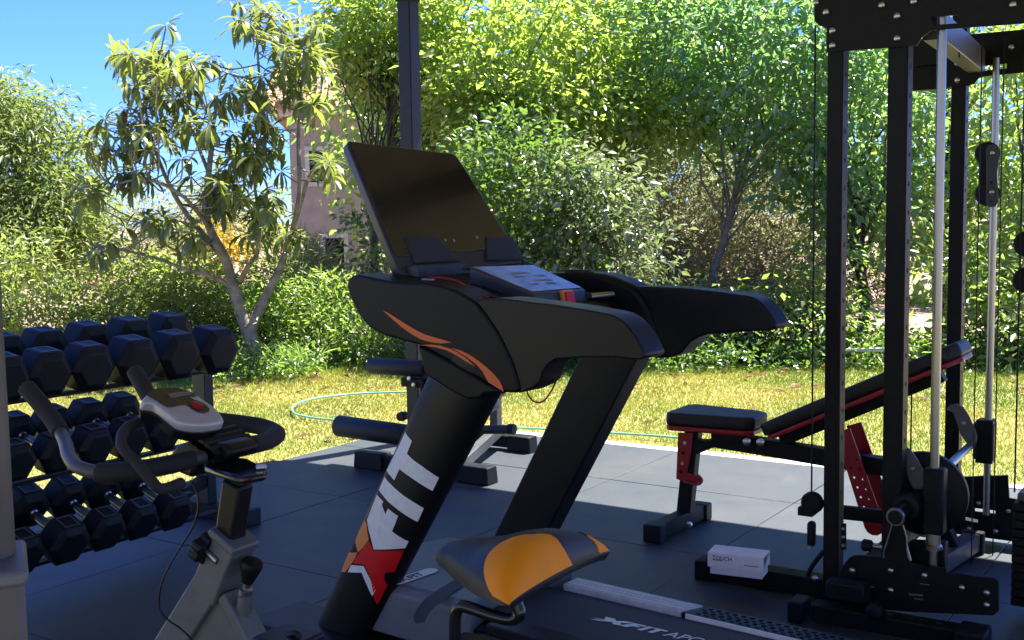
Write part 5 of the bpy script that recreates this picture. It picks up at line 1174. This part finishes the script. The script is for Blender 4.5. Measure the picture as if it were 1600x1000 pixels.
    mb = MB(); mb.tube([yf(x, y, F0+.01) for x, y in ((1287, 862), (1278, 872), (1268, 886), (1262, 900))], .008, 10, smooth=4); t.part('cable_hook', mb, m_hex)
    def cable(px, py0, py1, v, r=.0024):
        a, b = G.Y(px, (py0+py1)/2, v), None; zt, zb = G.Y(px, py0, v).z, G.Y(px, py1, v).z
        mb = MB(); mb.tube([(a.x, v, zb), (a.x, v, zt)], r, 8); t.part('cable', mb, m_satin)
    cable(1271, 40, 775, F0+.03, .0030); cable(1424, 560, 720, 4.3, .003); cable(1526, 60, 890, 4.35); cable(1560, 60, 890, 4.5); cable(1594, 50, 770, 4.1, .003); cable(1499, 60, 90, 4.0)
    # double pulley block on the rear rod
    pv = B0-.11
    for py in (240, 303):
        c = G.Y(1543, py, pv); mb = MB(); mb.lathe((c.x-.004, pv+.006, c.z), (0, 1, 0), [(0, .016), (0, .038), (.006, .044), (.013, .038), (.020, .044), (.026, .038), (.026, .016)], 26); t.part('pulley', mb, m_hex)
    q = [(1540, 232), (1545, 226), (1554, 225), (1560, 231), (1561, 248), (1558, 270), (1559, 300), (1560, 315), (1555, 323), (1545, 324), (1540, 316), (1541, 280)]
    p = plate('pulley_cheek', q, pv-.004, .004, m_panel); bolts([(1551, 239), (1550, 300)], pv-.004, p, .009)
    for py in (285, 315):
        mb = MB(); mb.lathe(G.Y(1549, py, pv-.004), (0, -1, 0), [(0, .005), (.001, .005)], 8); t.part('hole', mb, m_joint, parent=p)
    mb = MB(); q0 = G.Y(1532, 265, pv+.02); mb.box((q0.x+.01, pv+.02, q0.z), (.026, .012, .16)); t.part('pulley_strap', mb, m_steel, .003)
    c = G.Y(1603, 405, 4.1)
    for dz in (-.07, .05):
        mb = MB(); mb.lathe((c.x, 4.1, c.z+dz), (0, 1, 0), [(0, .016), (0, .036), (.006, .042), (.013, .036), (.02, .042), (.026, .036), (.026, .016)], 24); t.part('pulley', mb, m_hex)
    # weight stack at the right edge
    w0 = G.Y(1580, 880, 3.80); z = .05; k = 0
    zt = G.Y(1590, 782, 3.8).z
    while z < zt-.03:
        mb = MB(); mb.box((w0.x+.10, 3.88, z+.013), (.20, .16, .0255)); t.part('weight_block', mb, m_hex, .003, 1); z += .0275; k += 1
    mb = MB(); mb.box((w0.x+.105, 3.88, z+.015), (.19, .14, .03)); t.part('stack_top', mb, m_greysteel, .008, 2)
smith()

def white_box():
    z0 = .0725; C = Vector((-1.44, 3.70, z0)); t = Thing('cardboard_box', 'small white cardboard box resting on the black floor arm of the rack', 'box', C)
    a = G.Z(1108, 896, z0); b = G.Z(1192, 906, z0); d = (b-a).normalized(); s = ZZ.cross(d); L = (b-a).length; W = .090; H = .044
    rot = Matrix((d, s, ZZ)).transposed(); o = a + Vector((0, 0, H/2)) + d*L/2 + s*W/2
    mb = MB(); mb.box(o, (L-.006, W-.004, H), rot); t.part('tray', mb, m_card, .0012, 1)
    h2 = .047; P = lambda x, y, z: a + d*x + s*y + Vector((0, 0, z))
    lz = .026
    lid = MB(); th = .0022
    lid.prism([P(-.004, -.004, lz), P(L+.003, -.004, lz), P(L+.003, -.004, lz+h2), P(-.004, -.004, lz+h2)], s*th)
    lid.prism([P(-.004, -.0015, lz+h2), P(L+.003, -.0015, lz+h2), P(L+.003, W+.003, lz+h2), P(-.004, W+.003, lz+h2)], (0, 0, th))
    lid.prism([P(L+.003, 0, lz+.006), P(L+.003, W, lz+.006), P(L+.003, W, lz+h2-.002)], -d*th)
    lid.prism([P(-.004, 0, lz), P(-.004, W, lz), P(-.004, W, lz+h2-.001), P(-.004, 0, lz+h2-.001)], d*th)
    lid.prism([P(-.004, W+.003, lz), P(L+.003, W+.003, lz), P(L+.003, W+.003, lz+h2-.001), P(-.004, W+.003, lz+h2-.001)], -s*th)
    l = t.part('lid', lid, m_card, 0, sharp=20)
    m = Matrix((d, ZZ, -s)).transposed().to_4x4()
    def word(txt, x, z, size):
        ob = link('box_lettering', text_mesh(txt, size, m_ink, .0003), l); mm = m.copy(); mm.translation = P(x, -.0044, z) - C; ob.matrix_local = mm
    word('TOUCH', .012, lz+.026, .019)
    pr = MB()
    for x0, x1, z in ((.013, .045, .024), (L-.062, L-.015, .016)):
        pr.prism([P(x0, -.0042, lz+z), P(x1, -.0042, lz+z), P(x1, -.0042, lz+z+.0026), P(x0, -.0042, lz+z+.0026)], -s*.0003)
    t.part('small_print', pr, m_collar, parent=l)
white_box()
